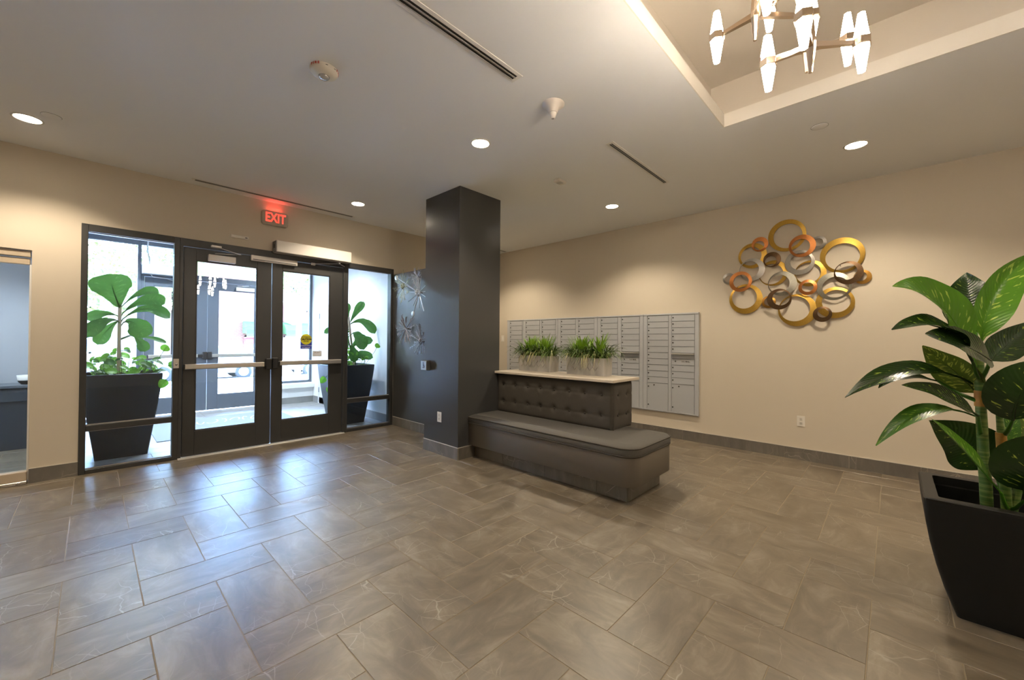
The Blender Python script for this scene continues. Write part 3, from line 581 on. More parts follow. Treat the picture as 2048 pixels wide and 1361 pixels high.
# ---- planter boxes with artificial foliage on the bench top
CONC = mat('whitewashed_concrete', (0.33, 0.32, 0.30), 0.85, noise=(9, (0.47, 0.455, 0.43), 0.4, 0.66, (1, 1, 0.25)), bump=(90, 0.35, 0.003))
PZ = 1.016
def planter_box(y0, y1, label):
    x0, x1, z1 = 3.885, 4.065, PZ + 0.198
    t = thing('planter_box', ((x0 + x1) / 2, (y0 + y1) / 2, PZ), label, 'planter', 'planter boxes on the bench top')
    mb = MB(); w = 0.014
    o0 = [(x0 + .006, y0 + .006, PZ), (x1 - .006, y0 + .006, PZ), (x1 - .006, y1 - .006, PZ), (x0 + .006, y1 - .006, PZ)]; o1 = [(x0, y0, z1), (x1, y0, z1), (x1, y1, z1), (x0, y1, z1)]
    i1 = [(x0 + w, y0 + w, z1), (x1 - w, y0 + w, z1), (x1 - w, y1 - w, z1), (x0 + w, y1 - w, z1)]; i0 = [(x0 + w, y0 + w, z1 - .03), (x1 - w, y0 + w, z1 - .03), (x1 - w, y1 - w, z1 - .03), (x0 + w, y1 - w, z1 - .03)]
    mb.loft([o0, o1, i1, i0]); part(mb, 'box', CONC, t)
    # raised diamond relief on the long face
    rl_ = MB(); n = 6; zc = PZ + 0.10; hz = 0.045; dy = (y1 - y0 - 0.10) / n
    for k in range(n):
        ya = y0 + 0.05 + k * dy
        for (pa, pb) in (((ya, zc - hz), (ya + dy, zc + hz)), ((ya, zc + hz), (ya + dy, zc - hz))): rl_.tube([(x0 + 0.002, pa[0], pa[1]), (x0 + 0.002, pb[0], pb[1])], 0.0035, 5)
    part(rl_, 'relief', CONC, t)
    part(MB().box(x0 + w, x1 - w, y0 + w, y1 - w, z1 - 0.032, z1 - 0.02), 'moss', mat('dry_moss', (0.10, 0.075, 0.03), 0.95, bump=(160, 0.8, 0.01)), t)
    return t
planter_box(3.05, 3.58, 'grey concrete planter box beside the column on the bench top')
planter_box(2.30, 2.81, 'grey concrete planter box at the free end of the bench top')
def blade(mb, p0, d, L, w, droop, segs=7, up=0.9, curl=0.0):
    """arching grass blade from p0 heading d (xy), with a V fold"""
    p0 = Vector(p0); d = Vector((d[0], d[1], 0)).normalized(); s_ = Vector((-d.y, d.x, 0)); V = []
    for i in range(segs + 1):
        t = i / segs; p = p0 + d * (L * (0.25 * t + 0.75 * t * t) * (1.15 - up)) + d * L * 0.35 * t + Vector((0, 0, L * (up * t - droop * t * t * t)))
        hw = w * (0.35 + 1.3 * t if t < 0.5 else 1.0) * (1 - t ** 3) * 0.5 + 0.0004
        V += [p - s_ * hw + Vector((0, 0, hw * 0.5)), p, p + s_ * hw + Vector((0, 0, hw * 0.5))]
    Fc = []
    for i in range(segs): a = i * 3; Fc += [(a, a + 1, a + 4, a + 3), (a + 1, a + 2, a + 5, a + 4)]
    mb.add(V, Fc, True)
GRD = mat('dark_grass', (0.045, 0.10, 0.016), 0.45, noise=(22, (0.14, 0.22, 0.045), 0.35, 0.65)); GRL = mat('lime_leaf', (0.16, 0.33, 0.018), 0.4, noise=(14, (0.25, 0.42, 0.03), 0.35, 0.65)); GRP = mat('cream_blade', (0.45, 0.42, 0.19), 0.5, noise=(20, (0.56, 0.50, 0.26), 0.35, 0.65))
def bushy(y0, y1, label, seed):
    random.seed(seed); xc = 3.975; zb = PZ + 0.17; t = thing('grass_plant', (xc, (y0 + y1) / 2, zb), label, 'plant', 'leafy plants in the planter boxes')
    mb = MB()
    for k in range(460):   # dark arching grass
        y = random.uniform(y0 + .02, y1 - .02); x = xc + random.uniform(-.06, .06); a = random.uniform(0, 2 * PI); e = abs((y - (y0 + y1) / 2) / ((y1 - y0) / 2))
        dx, dy = math.cos(a), math.sin(a) + (1.2 * (1 if y > (y0 + y1) / 2 else -1) * (e ** 3))
        L = random.uniform(.20, .36); blade(mb, (x, y, zb), (dx, dy), L, random.uniform(.010, .018), random.uniform(.30, .85), up=random.uniform(.62, 1.0))
    o = part(mb, 'grass_tuft', GRD, t); o['kind'] = 'stuff'
    mb = MB()
    for (fy_, n, L) in ((y0 + 0.12, 30, .30), ((y0 + y1) / 2 - .03, 18, .25), (y1 - 0.14, 26, .29), (y1 - .06, 16, .25), ((y0 + y1) / 2 + .09, 18, .27)):   # upright lime sprays
        for k in range(n):
            a = random.uniform(0, 2 * PI); blade(mb, (xc + random.uniform(-.03, .03), fy_ + random.uniform(-.03, .03), zb + 0.02), (math.cos(a), math.sin(a)), L * random.uniform(.75, 1.05), random.uniform(.014, .024), random.uniform(0.0, .25), up=random.uniform(.95, 1.12))
    o = part(mb, 'lime_spray', GRL, t); o['kind'] = 'stuff'
    mb = MB()
    for k in range(46):   # pale edged blades hanging over the rim
        y = random.uniform(y0, y1); a = random.choice((PI, PI, PI, 0.5 * PI, 1.5 * PI, 0)) + random.uniform(-.7, .7)
        blade(mb, (xc - 0.03, y, zb + .01), (math.cos(a), math.sin(a)), random.uniform(.20, .30), random.uniform(.006, .011), random.uniform(.75, 1.35), up=random.uniform(.65, .95))
    for k in range(5): blade(mb, (3.90, (y0 + y1) / 2 - 0.06 + k * .022, zb + .05), (-1, random.uniform(-.5, .5)), .15, .014, 1.55, up=0.6)
    o = part(mb, 'pale_blades', GRP, t); o['kind'] = 'stuff'
bushy(3.05, 3.58, 'green grassy artificial plant in the planter beside the column', 11)
bushy(2.30, 2.81, 'green grassy artificial plant in the planter at the free end of the bench', 23)

# ================================================================== MAILBOXES
MBX = mat('mailbox_silver', (0.50, 0.515, 0.535), 0.42, 0.2); MBD = mat('mailbox_door_silver', (0.48, 0.495, 0.515), 0.45, 0.2, bump=(500, 0.05, 0.0005)); LOCK = mat('lock_dark', (0.07, 0.065, 0.055), 0.35, 0.8); MBS = mat('mailbox_gap', (0.10, 0.10, 0.098), 0.7)
MZ0, MZ1 = 0.363, 1.822
def door_mesh(w, h):
    mb = MB(); b = 0.003
    mb.loft([[(0, 0, 0), (0, -w, 0), (0, -w, h), (0, 0, h)], [(-0.010, 0, 0), (-0.010, -w, 0), (-0.010, -w, h), (-0.010, 0, h)], [(-0.012, -b, b), (-0.012, -w + b, b), (-0.012, -w + b, h - b), (-0.012, -b, h - b)]])
    mb.box(-0.017, -0.010, -w, 0, 0.0, 0.005)    # drip lip along the lower edge
    me = mb.mesh('door'); me.materials.append(MBD); return me
lockm = MB().lathe([(0.0095, 0.0), (0.0095, -0.006), (0.006, -0.008)], (0, 0, 0), 10, 'X').mesh('lock'); lockm.materials.append(LOCK)
P = 0.0915; ZTOP = 1.795
def column_rows(kind):
    r = []; z = ZTOP
    if kind == 'A':            # eleven letter doors over a parcel door
        for k in range(11): r.append(('door', z - P, z)); z -= P
        r.append(('parcel', 0.385, z))
    elif kind == 'B':          # letter doors, outgoing slot, label row, letter doors, parcel
        for k in range(6): r.append(('door', z - P, z)); z -= P
        r.append(('slot', z - 0.085, z)); z -= 0.085; r.append(('outgoing', z - P, z)); z -= P
        for k in range(3): r.append(('door', z - P, z)); z -= P
        r.append(('parcel', 0.385, z))
    else:                      # letter doors over two parcels
        for k in range(9): r.append(('door', z - P, z)); z -= P
        r.append(('parcel', z - 0.30, z)); z -= 0.30; r.append(('parcel', 0.385, z))
    return r
units = [(5.703, 5.262, [(5.63, 5.294, 'A')], 'one-column silver mailbox unit closest to the room corner'),
         (5.258, 4.425, [(5.205, 4.849, 'A'), (4.80, 4.473, 'B')], 'silver mailbox unit behind the planter beside the column'),
         (4.421, 3.598, [(4.357, 4.034, 'A'), (3.98, 3.66, 'C')], 'silver mailbox unit between the two planter boxes'),
         (3.594, 2.786, [(3.53, 3.22, 'A'), (3.156, 2.846, 'B')], 'silver mailbox unit partly hidden by the end of the bench'),
         (2.782, 1.969, [(2.718, 2.395, 'A'), (2.349, 2.024, 'B')], 'fully visible silver mailbox unit at the end of the bank')]
for (ya, yb, cols, lab) in units:
    t = thing('mailbox_unit', (XB, (ya + yb) / 2, MZ0), lab, 'mailbox', 'wall mailboxes')
    fx = XB - 0.030; mb = MB(); mb.bbox(fx, XB, yb, ya, 1.798, MZ1, 0.003); mb.bbox(fx, XB, yb, ya, MZ0, 0.383, 0.003)
    edges = [ya] + [q for c in cols for q in (c[0] + 0.002, c[1] - 0.002)] + [yb]
    for k in range(0, len(edges), 2): mb.bbox(fx, XB, edges[k + 1], edges[k], 0.383, 1.798, 0.003)
    fo = part(mb, 'frame', MBX, t)
    part(MB().bbox(fx - 0.008, fx, yb, ya, 1.800, 1.812, 0.002), 'top_rail', MBX, fo); part(MB().bbox(fx - 0.008, fx, yb, ya, 0.372, 0.383, 0.002), 'bottom_rail', MBX, fo)
    part(MB().box(fx + 0.018, XB, yb + 0.01, ya - 0.01, 0.38, 1.80), 'backplate', MBS, t)
    cache = {}
    for (c0, c1, kind) in cols:
        w = c0 - c1
        for (k, z0, z1) in column_rows(kind):
            h = z1 - z0 - 0.004
            key = (round(w, 3), round(h, 3))
            if key not in cache: cache[key] = door_mesh(w - 0.004, h)
            if k in ('door', 'parcel', 'outgoing'):
                d = inst(cache[key], 'parcel_door' if k == 'parcel' else ('outgoing_panel' if k == 'outgoing' else 'door'), t, (fx + 0.012, c0 - 0.002, z0 + 0.002))
                if k == 'door': inst(lockm, 'lock', d, (fx - 0.001, c0 - 0.022, z0 + h * 0.60))
                if k == 'parcel':
                    for (a, b) in ((0.022, h - 0.055), (0.022, 0.07), (0.11, h - 0.030)): inst(lockm, 'lock', d, (fx - 0.001, c0 - a, z0 + b))
                if k == 'outgoing':
                    inst(lockm, 'lock', d, (fx - 0.001, c0 - 0.06, z0 + h * 0.6))
                    lb = MB(); lb.box(fx - 0.0025, fx - 0.0005, c0 - 0.27, c0 - 0.14, z0 + h * 0.40, z0 + h * 0.78); lo = part(lb, 'label_plate', mat('label_silver', (0.5, 0.5, 0.49), 0.4), d)
                    text('lettering', 'U.S. MAIL', 0.028, mat('label_ink', (0.03, 0.03, 0.035), 0.5), lo, (fx - 0.003, c0 - 0.205, z0 + h * 0.59), (0, -1, 0), (0, 0, 1), 0.0003, 0.0008)
            else:
                inst(cache[key], 'slot_back', t, (fx + 0.026, c0 - 0.002, z0 + 0.002))
                fb_ = MB(); fb_.add([(fx + 0.014, c0 - .002, z1 - .012), (fx + 0.014, c1 + .002, z1 - .012), (fx - .045, c1 + .002, z1 - .022), (fx - .045, c0 - .002, z1 - .022), (fx + 0.014, c0 - .002, z1 - .004), (fx + 0.014, c1 + .002, z1 - .004), (fx - .045, c1 + .002, z1 - .012), (fx - .045, c0 - .002, z1 - .012)], [(0, 1, 2, 3), (7, 6, 5, 4), (0, 3, 7, 4), (1, 5, 6, 2), (2, 6, 7, 3), (0, 4, 5, 1)])
                part(fb_, 'slot_hood', mat('slot_hood', (0.6, 0.58, 0.55), 0.35, 0.4), t)

# ================================================================== RING SCULPTURE
art = thing('wall_sculpture', (XB, 0.9, 2.2), 'metal wall sculpture of overlapping gold, copper, silver and brown rings', 'wall art')
def ring_metal(n, c1, c2): return mat(n, c1, 0.44, 0.9, noise=(60, c2, 0.3, 0.7, (1, 1, 6)))
RM = {'gold': ring_metal('brushed_gold', (0.50, 0.30, 0.05), (0.62, 0.40, 0.09)), 'copper': ring_metal('brushed_copper', (0.55, 0.20, 0.06), (0.66, 0.28, 0.09)), 'silver': ring_metal('brushed_silver', (0.36, 0.34, 0.31), (0.48, 0.46, 0.42)),
      'grey': ring_metal('brushed_pewter', (0.30, 0.29, 0.24), (0.42, 0.40, 0.34)), 'brown': ring_metal('bronze_brown', (0.12, 0.07, 0.035), (0.18, 0.11, 0.06)), 'bronze': ring_metal('antique_gold', (0.42, 0.21, 0.04), (0.52, 0.29, 0.07))}
RINGS = [('gold', 0.945, 2.717, 0.195, -0.011, -0.010, 0.148, 0), ('copper', 0.787, 2.559, 0.133, 0.013, -0.009, 0.091, 2), ('silver', 0.632, 2.578, 0.074, 0.0, -0.000, 0.044, 1), ('gold', 0.422, 2.401, 0.200, -0.004, -0.020, 0.152, 0), ('copper', 1.225, 2.648, 0.092, 0.004, -0.017, 0.057, 2), ('gold', 1.314, 2.520, 0.162, 0.013, -0.007, 0.118, 0),
         ('brown', 1.093, 2.436, 0.094, 0.011, -0.020, 0.062, 2), ('silver', 0.814, 2.367, 0.148, -0.013, 0.010, 0.103, 1), ('silver', 1.315, 2.338, 0.145, 0.027, 0.003, 0.107, 1), ('gold', 1.086, 2.271, 0.158, 0.018, -0.012, 0.126, 0), ('gold', 0.713, 2.227, 0.154, 0.019, 0.007, 0.122, 0), ('brown', 0.363, 2.191, 0.129, 0.020, 0.014, 0.095, 2),
         ('bronze', 0.245, 2.136, 0.077, 0.016, 0.007, 0.052, 0), ('silver', 1.590, 2.252, 0.075, -0.002, -0.006, 0.046, 0), ('copper', 1.443, 2.195, 0.132, -0.009, -0.002, 0.090, 2), ('grey', 0.986, 2.127, 0.150, 0.031, 0.000, 0.109, 2), ('copper', 0.732, 2.059, 0.091, -0.001, 0.002, 0.057, 2), ('grey', 0.493, 2.054, 0.160, -0.017, -0.014, 0.118, 1),
         ('gold', 1.390, 1.968, 0.192, 0.013, 0.018, 0.143, 0), ('bronze', 1.133, 1.912, 0.076, -0.004, 0.004, 0.051, 0), ('brown', 1.015, 1.937, 0.128, -0.022, 0.013, 0.090, 3), ('gold', 0.839, 1.797, 0.194, 0.023, 0.017, 0.151, 0), ('gold', 0.486, 1.866, 0.178, -0.014, 0.015, 0.129, 0), ('brown', 0.593, 1.735, 0.089, -0.008, 0.014, 0.053, 3)]
for (m, y, z, ro_, dy, dz, ri, lv) in RINGS:
    n = 56; x0 = XB - 0.018 - lv * 0.016; t = 0.006; tilt = 0.012; mb = MB(); Lp = []
    for (rad, oy, oz, xx) in ((ro_, 0, 0, x0), (ro_, 0, 0, x0 - t), (ri, dy, dz, x0 - t - tilt), (ri, dy, dz, x0 - tilt)):
        Lp.append([(xx, y + oy + rad * math.cos(2 * PI * k / n), z + oz + rad * math.sin(2 * PI * k / n)) for k in range(n)])
    mb.loft([Lp[0], Lp[1]], False, False, True); mb.loft([Lp[1], Lp[2]], False, False, True); mb.loft([Lp[2], Lp[3]], False, False, True); mb.loft([Lp[3], Lp[0]], False, False, True)
    part(mb, 'ring', RM[m], art)
mb = MB()
for (m, y, z, ro_, dy, dz, ri, lv) in RINGS:
    for a in (0.9, 3.6): 
        rm_ = ro_ - 0.012; yy, zz = y + rm_ * math.cos(a), z + rm_ * math.sin(a); mb.tube([(XB, yy, zz), (XB - 0.018 - lv * 0.016, yy, zz)], 0.004, 6)
part(mb, 'standoff', mat('standoff_dark', (0.1, 0.08, 0.06), 0.5, 0.6), art)

# ---- outlets, switch, column call box
def outlet(name, c, nx, ny, label, cat='outlet', sw=False):
    """plate centred at c, normal (nx,ny)"""
    t = thing(name, c, label, cat); hw, hh = 0.040, 0.062; n = Vector((nx, ny, 0)); s = Vector((-ny, nx, 0)); C = Vector(c)
    def bx(mb, a0, a1, z0, z1, d0, d1):
        ps = [C + s * a + n * d for a in (a0, a1) for d in (d0, d1)]; mb.bbox(min(p.x for p in ps), max(p.x for p in ps), min(p.y for p in ps), max(p.y for p in ps), C.z + z0, C.z + z1, 0.0015); return mb
    part(bx(MB(), -hw, hw, -hh, hh, 0, 0.006), 'plate', WHITEP, t)
    if sw: part(bx(MB(), -0.017, 0.017, -0.034, 0.034, 0.006, 0.010), 'rocker', mat('rocker_white', (0.8, 0.76, 0.69), 0.4), t)
    else:
        for z in (-0.024, 0.024):
            f = part(bx(MB(), -0.017, 0.017, z - 0.016, z + 0.016, 0.006, 0.009), 'socket', mat('socket_white', (0.66, 0.62, 0.55), 0.4), t)
            sl = MB()
            for a in (-0.007, 0.006): bx(sl, a - 0.0015, a + 0.0015, z - 0.002, z + 0.009, 0.009, 0.0095)
            bx(sl, -0.003, 0.003, z - 0.011, z - 0.006, 0.009, 0.0095); part(sl, 'slot', BLACK, f)
outlet('wall_outlet', (XB, 0.802, 0.464), -1, 0, 'white duplex power outlet low on the beige wall under the ring sculpture')
outlet('wall_outlet', (CX0, 4.05, 0.456), -1, 0, 'white duplex power outlet low on the charcoal column')
outlet('light_switch', (XB, 5.86, 1.449), -1, 0, 'white rocker switch plate on the beige wall beside the mailboxes', 'light switch', True)
bxs = thing('push_plate', (CX0, 4.30, 1.03), 'square steel door push plate on a dark box on the column', 'push plate')
part(MB().bbox(CX0 - 0.055, CX0, 4.245, 4.375, 1.018, 1.142, 0.006), 'back_box', mat('dark_box', (0.05, 0.05, 0.05), 0.4), bxs)
part(MB().bbox(CX0 - 0.066, CX0 - 0.056, 4.25, 4.37, 1.022, 1.138, 0.003), 'steel_plate', mat('brushed_plate', (0.36, 0.36, 0.35), 0.35, 0.8), bxs)
wm = MB(); c0 = Vector((CX0 - 0.0685, 4.31, 1.08))
wm.tube([c0 + Vector((0, 0.018 * math.cos(a), 0.018 * math.sin(a) - 0.012)) for a in [PI * 0.4 + 0.3 * i for i in range(16)]], 0.0025, 5); wm.tube([c0 + Vector((0, .004, .03)), c0 + Vector((0, .002, .0)), c0 + Vector((0, -.014, -.002)), c0 + Vector((0, -.022, -.022))], 0.003, 5); wm.lathe([(0.006, -0.001), (0.006, 0.001)], tuple(c0 + Vector((0, .004, .038))), 10, 'X')
part(wm, 'wheelchair_symbol', mat('symbol_blue', (0.04, 0.05, 0.10), 0.5), bxs)

# ---- metal starbursts on the wing wall
STB = [mat('burst_silver', (0.62, 0.64, 0.66), 0.3, 0.85), mat('burst_brass', (0.36, 0.36, 0.24), 0.35, 0.8), mat('burst_bronze', (0.26, 0.21, 0.19), 0.36, 0.8), mat('burst_pewter', (0.36, 0.36, 0.40), 0.34, 0.8)]
def burst(y, z, r, n, m, th, label, seed, flat=0.35, clus=True, branch=True):
    random.seed(seed); wx = 3.45; t = thing('starburst', (wx, y, z), label, 'wall art', 'metal starbursts'); c = Vector((wx - 0.055, y, z)); mb = MB()
    for k in range(n):
        a = 2 * PI * k / n + random.uniform(-.12, .12); L = r * random.uniform(.55, 1.0); o = random.uniform(-.03, flat) * 0.2
        tip = c + Vector((-o, L * math.cos(a), L * math.sin(a))); mb.tube([c, tip], [th * 0.8, th * 0.6], 5)
        if branch:
            for q in (0.5, 0.68, 0.82):
                b0 = c.lerp(tip, q)
                for sg in (-1, 1):
                    aa = a + sg * random.uniform(.3, .55); l2 = L * random.uniform(.16, .3); mb.tube([b0, b0 + Vector((random.uniform(-.012, .012), l2 * math.cos(aa), l2 * math.sin(aa)))], [th * .55, th * .4], 4)
    part(mb, 'spokes', m, t)
    hb = MB(); hb.tube([(wx, y, z), tuple(c)], 0.012, 8)
    part(hb, 'mount', m, t)
    if clus:
        cb_ = MB()
        for k in range(26):
            v = Vector((-abs(random.gauss(0, 1)) - .2, random.gauss(0, 1), random.gauss(0, 1))).normalized() * r * 0.16; q = c + v; cb_.lathe([(0.0, -.012), (.010, -.006), (.013, 0), (.010, .006), (0, .012)], tuple(q), 6)
        part(cb_, 'core_cluster', m, t)
    return t
burst(5.60, 2.25, 0.27, 15, STB[1], 0.0055, 'brassy branching metal starburst at the upper corner of the dark wing wall', 1)
tt = burst(5.17, 2.12, 0.36, 12, STB[0], 0.0075, 'bright silver starburst with long smooth rods on the dark wing wall', 2, branch=False)
for (y_, z_) in ((5.77, 2.40), (5.28, 1.80)):
    part(MB().lathe([(0.0, -.012), (.040, -.008), (.044, 0), (.036, .007), (0, .009)], (3.45 - 0.085, y_, z_), 18, 'X'), 'disc', STB[0], tt)
    part(MB().tube([(3.45 - .08, y_, z_), (3.45 - .055, 5.17, 2.12)], 0.006, 5), 'disc_rod', STB[0], tt)
burst(5.53, 1.58, 0.29, 24, STB[2], 0.0055, 'dark bronze branching starburst low on the dark wing wall', 3, clus=False)
burst(5.10, 1.38, 0.27, 15, STB[3], 0.0055, 'pewter branching starburst mostly hidden by the column', 4)
burst(5.22, 2.36, 0.19, 16, STB[3], 0.0045, 'small grey wiry starburst at the top of the dark wing wall', 5, clus=False)

# ================================================================== CEILING FIXTURES
LENS = mat('downlight_lens', (1, 1, 1), 0.5, emit=((1.0, 0.86, 0.66), 9.0))
def downlight(x, y, label, H=H, watts=None, colour=None):
    t = thing('downlight', (x, y, H), label, 'downlight', 'recessed ceiling downlights')
    part(MB().lathe([(0.092, 0.0), (0.092, -0.004), (0.080, -0.006), (0.076, -0.002), (0.076, 0.0)], (x, y, H), 32), 'trim_ring', WHITE, t)
    part(MB().lathe([(0.0, -0.0015), (0.077, -0.0015)], (x, y, H), 32), 'lens', LENS, t)
    ld = bpy.data.lights.new('downlight_lamp', 'SPOT'); ld.energy = watts or DOWN_W; ld.color = colour or WARM; ld.spot_size = math.radians(128); ld.spot_blend = 0.55; ld.shadow_soft_size = 0.07
    lo = bpy.data.objects.new('downlight_lamp', ld); COL.objects.link(lo); lo.parent = t; lo.location = (0, 0, -0.02)
downlight(-0.385, 5.219, 'round recessed downlight near the wall above the tan framed glass')
downlight(2.458, 2.76, 'round recessed downlight in the middle of the ceiling in front of the column')
downlight(2.446, 5.196, 'round recessed downlight above the entrance doors beside the slot diffuser')
downlight(4.813, 2.742, 'round recessed downlight above the mailboxes')
downlight(4.813, 5.19, 'round recessed downlight in the corner hidden behind the column')
downlight(4.815, 0.248, 'round recessed downlight above the ring sculpture')
for (x, y, w_) in ((4.81, -2.2, 'past the large black planter along the mailbox wall'), (2.45, -2.4, 'beyond the tray behind the viewer'), (-0.4, -2.2, 'directly behind the viewer'), (-2.9, 5.2, 'over the far end of the tan framed glass'), (-2.9, 2.4, 'beside the end wall opposite the mailboxes')): downlight(x, y, 'unseen fill lamp added ' + w_)  # extra lamps outside the view, added to brighten the lobby
COOL = (0.80, 0.90, 1.0)
for (x, y), w_ in zip(VEST_FILL_LAMPS, ('above the fig beside the tan glass', 'above the fig next to the starburst wall', 'before the outer door with the operator box', 'before the street window with the low wall')): downlight(x, y, 'unseen vestibule fill lamp added ' + w_, H, 250.0, COOL)  # cool lamps added to brighten the vestibule, no fixtures known there
for (x, y, w_) in ((-1.0, 7.1, 'in front of the slate counter'), (-2.6, 7.6, 'near its street window')): downlight(x, y, 'unseen side room fill lamp added ' + w_, 2.9, 150.0, COOL)  # lamps added because the side room was too dark without them
def slot_diffuser(x0, x1, y0, y1, label, n=2):
    t = thing('slot_diffuser', ((x0 + x1) / 2, (y0 + y1) / 2, H), label, 'air diffuser', 'linear slot air diffusers')
    part(MB().bbox(x0, x1, y0, y1, H - 0.005, H, 0.0015), 'frame', WHITE, t)
    wy = (y1 - y0); e = 0.022 if wy > 0.06 else 0.008
    sw_ = (wy - 2 * e) / n
    for k in range(n):
        a = y0 + e + k * sw_ + sw_ * 0.18; b = y0 + e + (k + 1) * sw_ - sw_ * 0.18
        part(MB().box(x0 + 0.03, x1 - 0.03, a, b, H - 0.0062, H - 0.0052), 'slot', BLACK, t)
        part(MB().box(x0 + 0.03, x1 - 0.03, b - sw_ * .12, b, H - 0.010, H - 0.0055), 'vane', mat('vane_grey', (0.3, 0.29, 0.27), 0.5), t)
slot_diffuser(0.45, 2.025, 1.842, 1.944, 'long white slot diffuser reaching the top edge of the picture')
slot_diffuser(3.243, 4.514, 1.842, 1.920, 'white slot diffuser between the cone sensor and the mailbox wall')
slot_diffuser(0.77, 2.67, 5.756, 5.812, 'narrow slot diffuser along the wall above the exit sign')
slot_diffuser(3.9, 5.83, 5.70, 5.745, 'short slot diffuser mostly hidden behind the column')
# fire alarm strobe
fa = thing('fire_alarm', (1.065, 2.786, H), 'round white fire alarm with red lettering and a clear strobe on the ceiling', 'fire alarm')
part(MB().lathe([(0.088, 0), (0.088, -0.016), (0.080, -0.028), (0.062, -0.040), (0.036, -0.047), (0, -0.048)], (1.065, 2.786, H), 40), 'housing', mat('alarm_white', (0.74, 0.70, 0.62), 0.4), fa)
part(MB().lathe([(0.034, -0.044), (0.031, -0.056), (0.020, -0.064), (0, -0.066)], (1.065, 2.786, H), 24), 'strobe_lens', mat('strobe_lens', (0.55, 0.57, 0.62), 0.08, 0.6), fa)
part(MB().lathe([(0.037, -0.044), (0.0345, -0.049), (0.034, -0.044)], (1.065, 2.786, H), 24), 'lens_ring', mat('lens_ring', (0.12, 0.12, 0.12), 0.4), fa)
REDI = mat('alarm_red', (0.55, 0.03, 0.02), 0.5); c = Vector((1.065, 2.786, H))
for (ang, body) in ((PI + 0.52, 'FIRE'), (-0.55, 'FIRE')):
    for i, ch in enumerate(body):
        a = ang + (i - 1.5) * 0.20; n = Vector((math.cos(a), math.sin(a), 0)); ux = Vector((-n.y, n.x, 0)); text('lettering', ch, 0.021, REDI, fa, c + n * 0.0892 + Vector((0, 0, -0.009)), ux, (0, 0, 1), 0.0006, 0.0009)
for a in (-1.75, -1.1):
    n = Vector((math.cos(a), math.sin(a), 0)); s = Vector((-n.y, n.x, 0)); q = c + n * 0.087 + Vector((0, 0, -0.012)); part(MB().tube([q - s * .007, q + s * .007], 0.0025, 6), 'vent', BLACK, fa)
# cone sensor
cs = thing('ceiling_sensor', (2.429, 1.896, H), 'white cone-shaped ceiling fitting hanging between the two slot diffusers', 'ceiling sensor')
part(MB().lathe([(0.088, 0), (0.088, -0.005), (0.060, -0.022), (0.042, -0.045), (0.036, -0.062), (0.033, -0.066)], (2.429, 1.896, H), 36), 'cup', mat('cone_white', (0.72, 0.66, 0.60), 0.45), cs)
part(MB().lathe([(0.029, -0.060), (0.028, -0.070), (0.017, -0.108), (0.012, -0.110), (0, -0.110)], (2.429, 1.896, H), 28), 'nozzle', mat('cone_white2', (0.74, 0.69, 0.63), 0.45), cs)
part(MB().lathe([(0.011, -0.1105), (0.0, -0.112)], (2.429, 1.896, H), 16), 'tip', mat('tip_grey', (0.3, 0.28, 0.25), 0.5), cs)
ms = thing('motion_sensor', (3.639, 2.733, H), 'small flat white motion sensor on the ceiling right of the column top', 'motion sensor')
part(MB().bbox(3.565, 3.71, 2.69, 2.775, H - 0.03, H, 0.008), 'housing', WHITEP, ms); part(MB().bbox(3.61, 3.665, 2.70, 2.765, H - 0.034, H - 0.029, 0.003), 'lens', mat('sensor_lens', (0.5, 0.48, 0.44), 0.4), ms)
for (x, y, lab) in ((4.198, 0.449, 'round flat ceiling cover plate beside the downlight over the rings'), (-0.245, 5.013, 'round flat ceiling cover plate beside the downlight near the wall')):
    t = thing('cover_plate', (x, y, H), lab, 'cover plate'); part(MB().lathe([(0.058, 0), (0.058, -0.003), (0.050, -0.006), (0, -0.0065)], (x, y, H), 28), 'disc', CEIL, t); part(MB().lathe([(0.060, 0), (0.0605, -0.0015), (0.0585, -0.002)], (x, y, H), 28), 'rim', mat('plate_rim', (0.25, 0.24, 0.22), 0.5), t)

# ================================================================== CHANDELIER
CH = mat('warm_nickel', (0.80, 0.66, 0.52), 0.16, 1.0); BULB = mat('lit_acrylic', (1, 1, 1), 0.4, emit=((1.0, 0.84, 0.66), 72.0))
ch = thing('chandelier', (2.05, 0.30, TRAY_Z), 'warm nickel chandelier with glowing spindle lights in the ceiling tray', 'chandelier')
bul = MB(); hx_ = [(0.0125, -0.112), (0.028, -0.010), (0.028, 0.010), (0.0125, 0.112)]
bul.lathe([(0.008, -0.114)] + hx_[:2] , (0, 0, 0), 6, smooth=False); bul.lathe(hx_[2:] + [(0.008, 0.114)], (0, 0, 0), 6, smooth=False); bulm = bul.mesh('light_spindle'); bulm.materials.append(BULB)
band = MB().lathe([(0.0275, -0.015), (0.0315, -0.013), (0.0315, 0.013), (0.0275, 0.015)], (0, 0, 0), 6, smooth=False).mesh('band'); band.materials.append(CH)
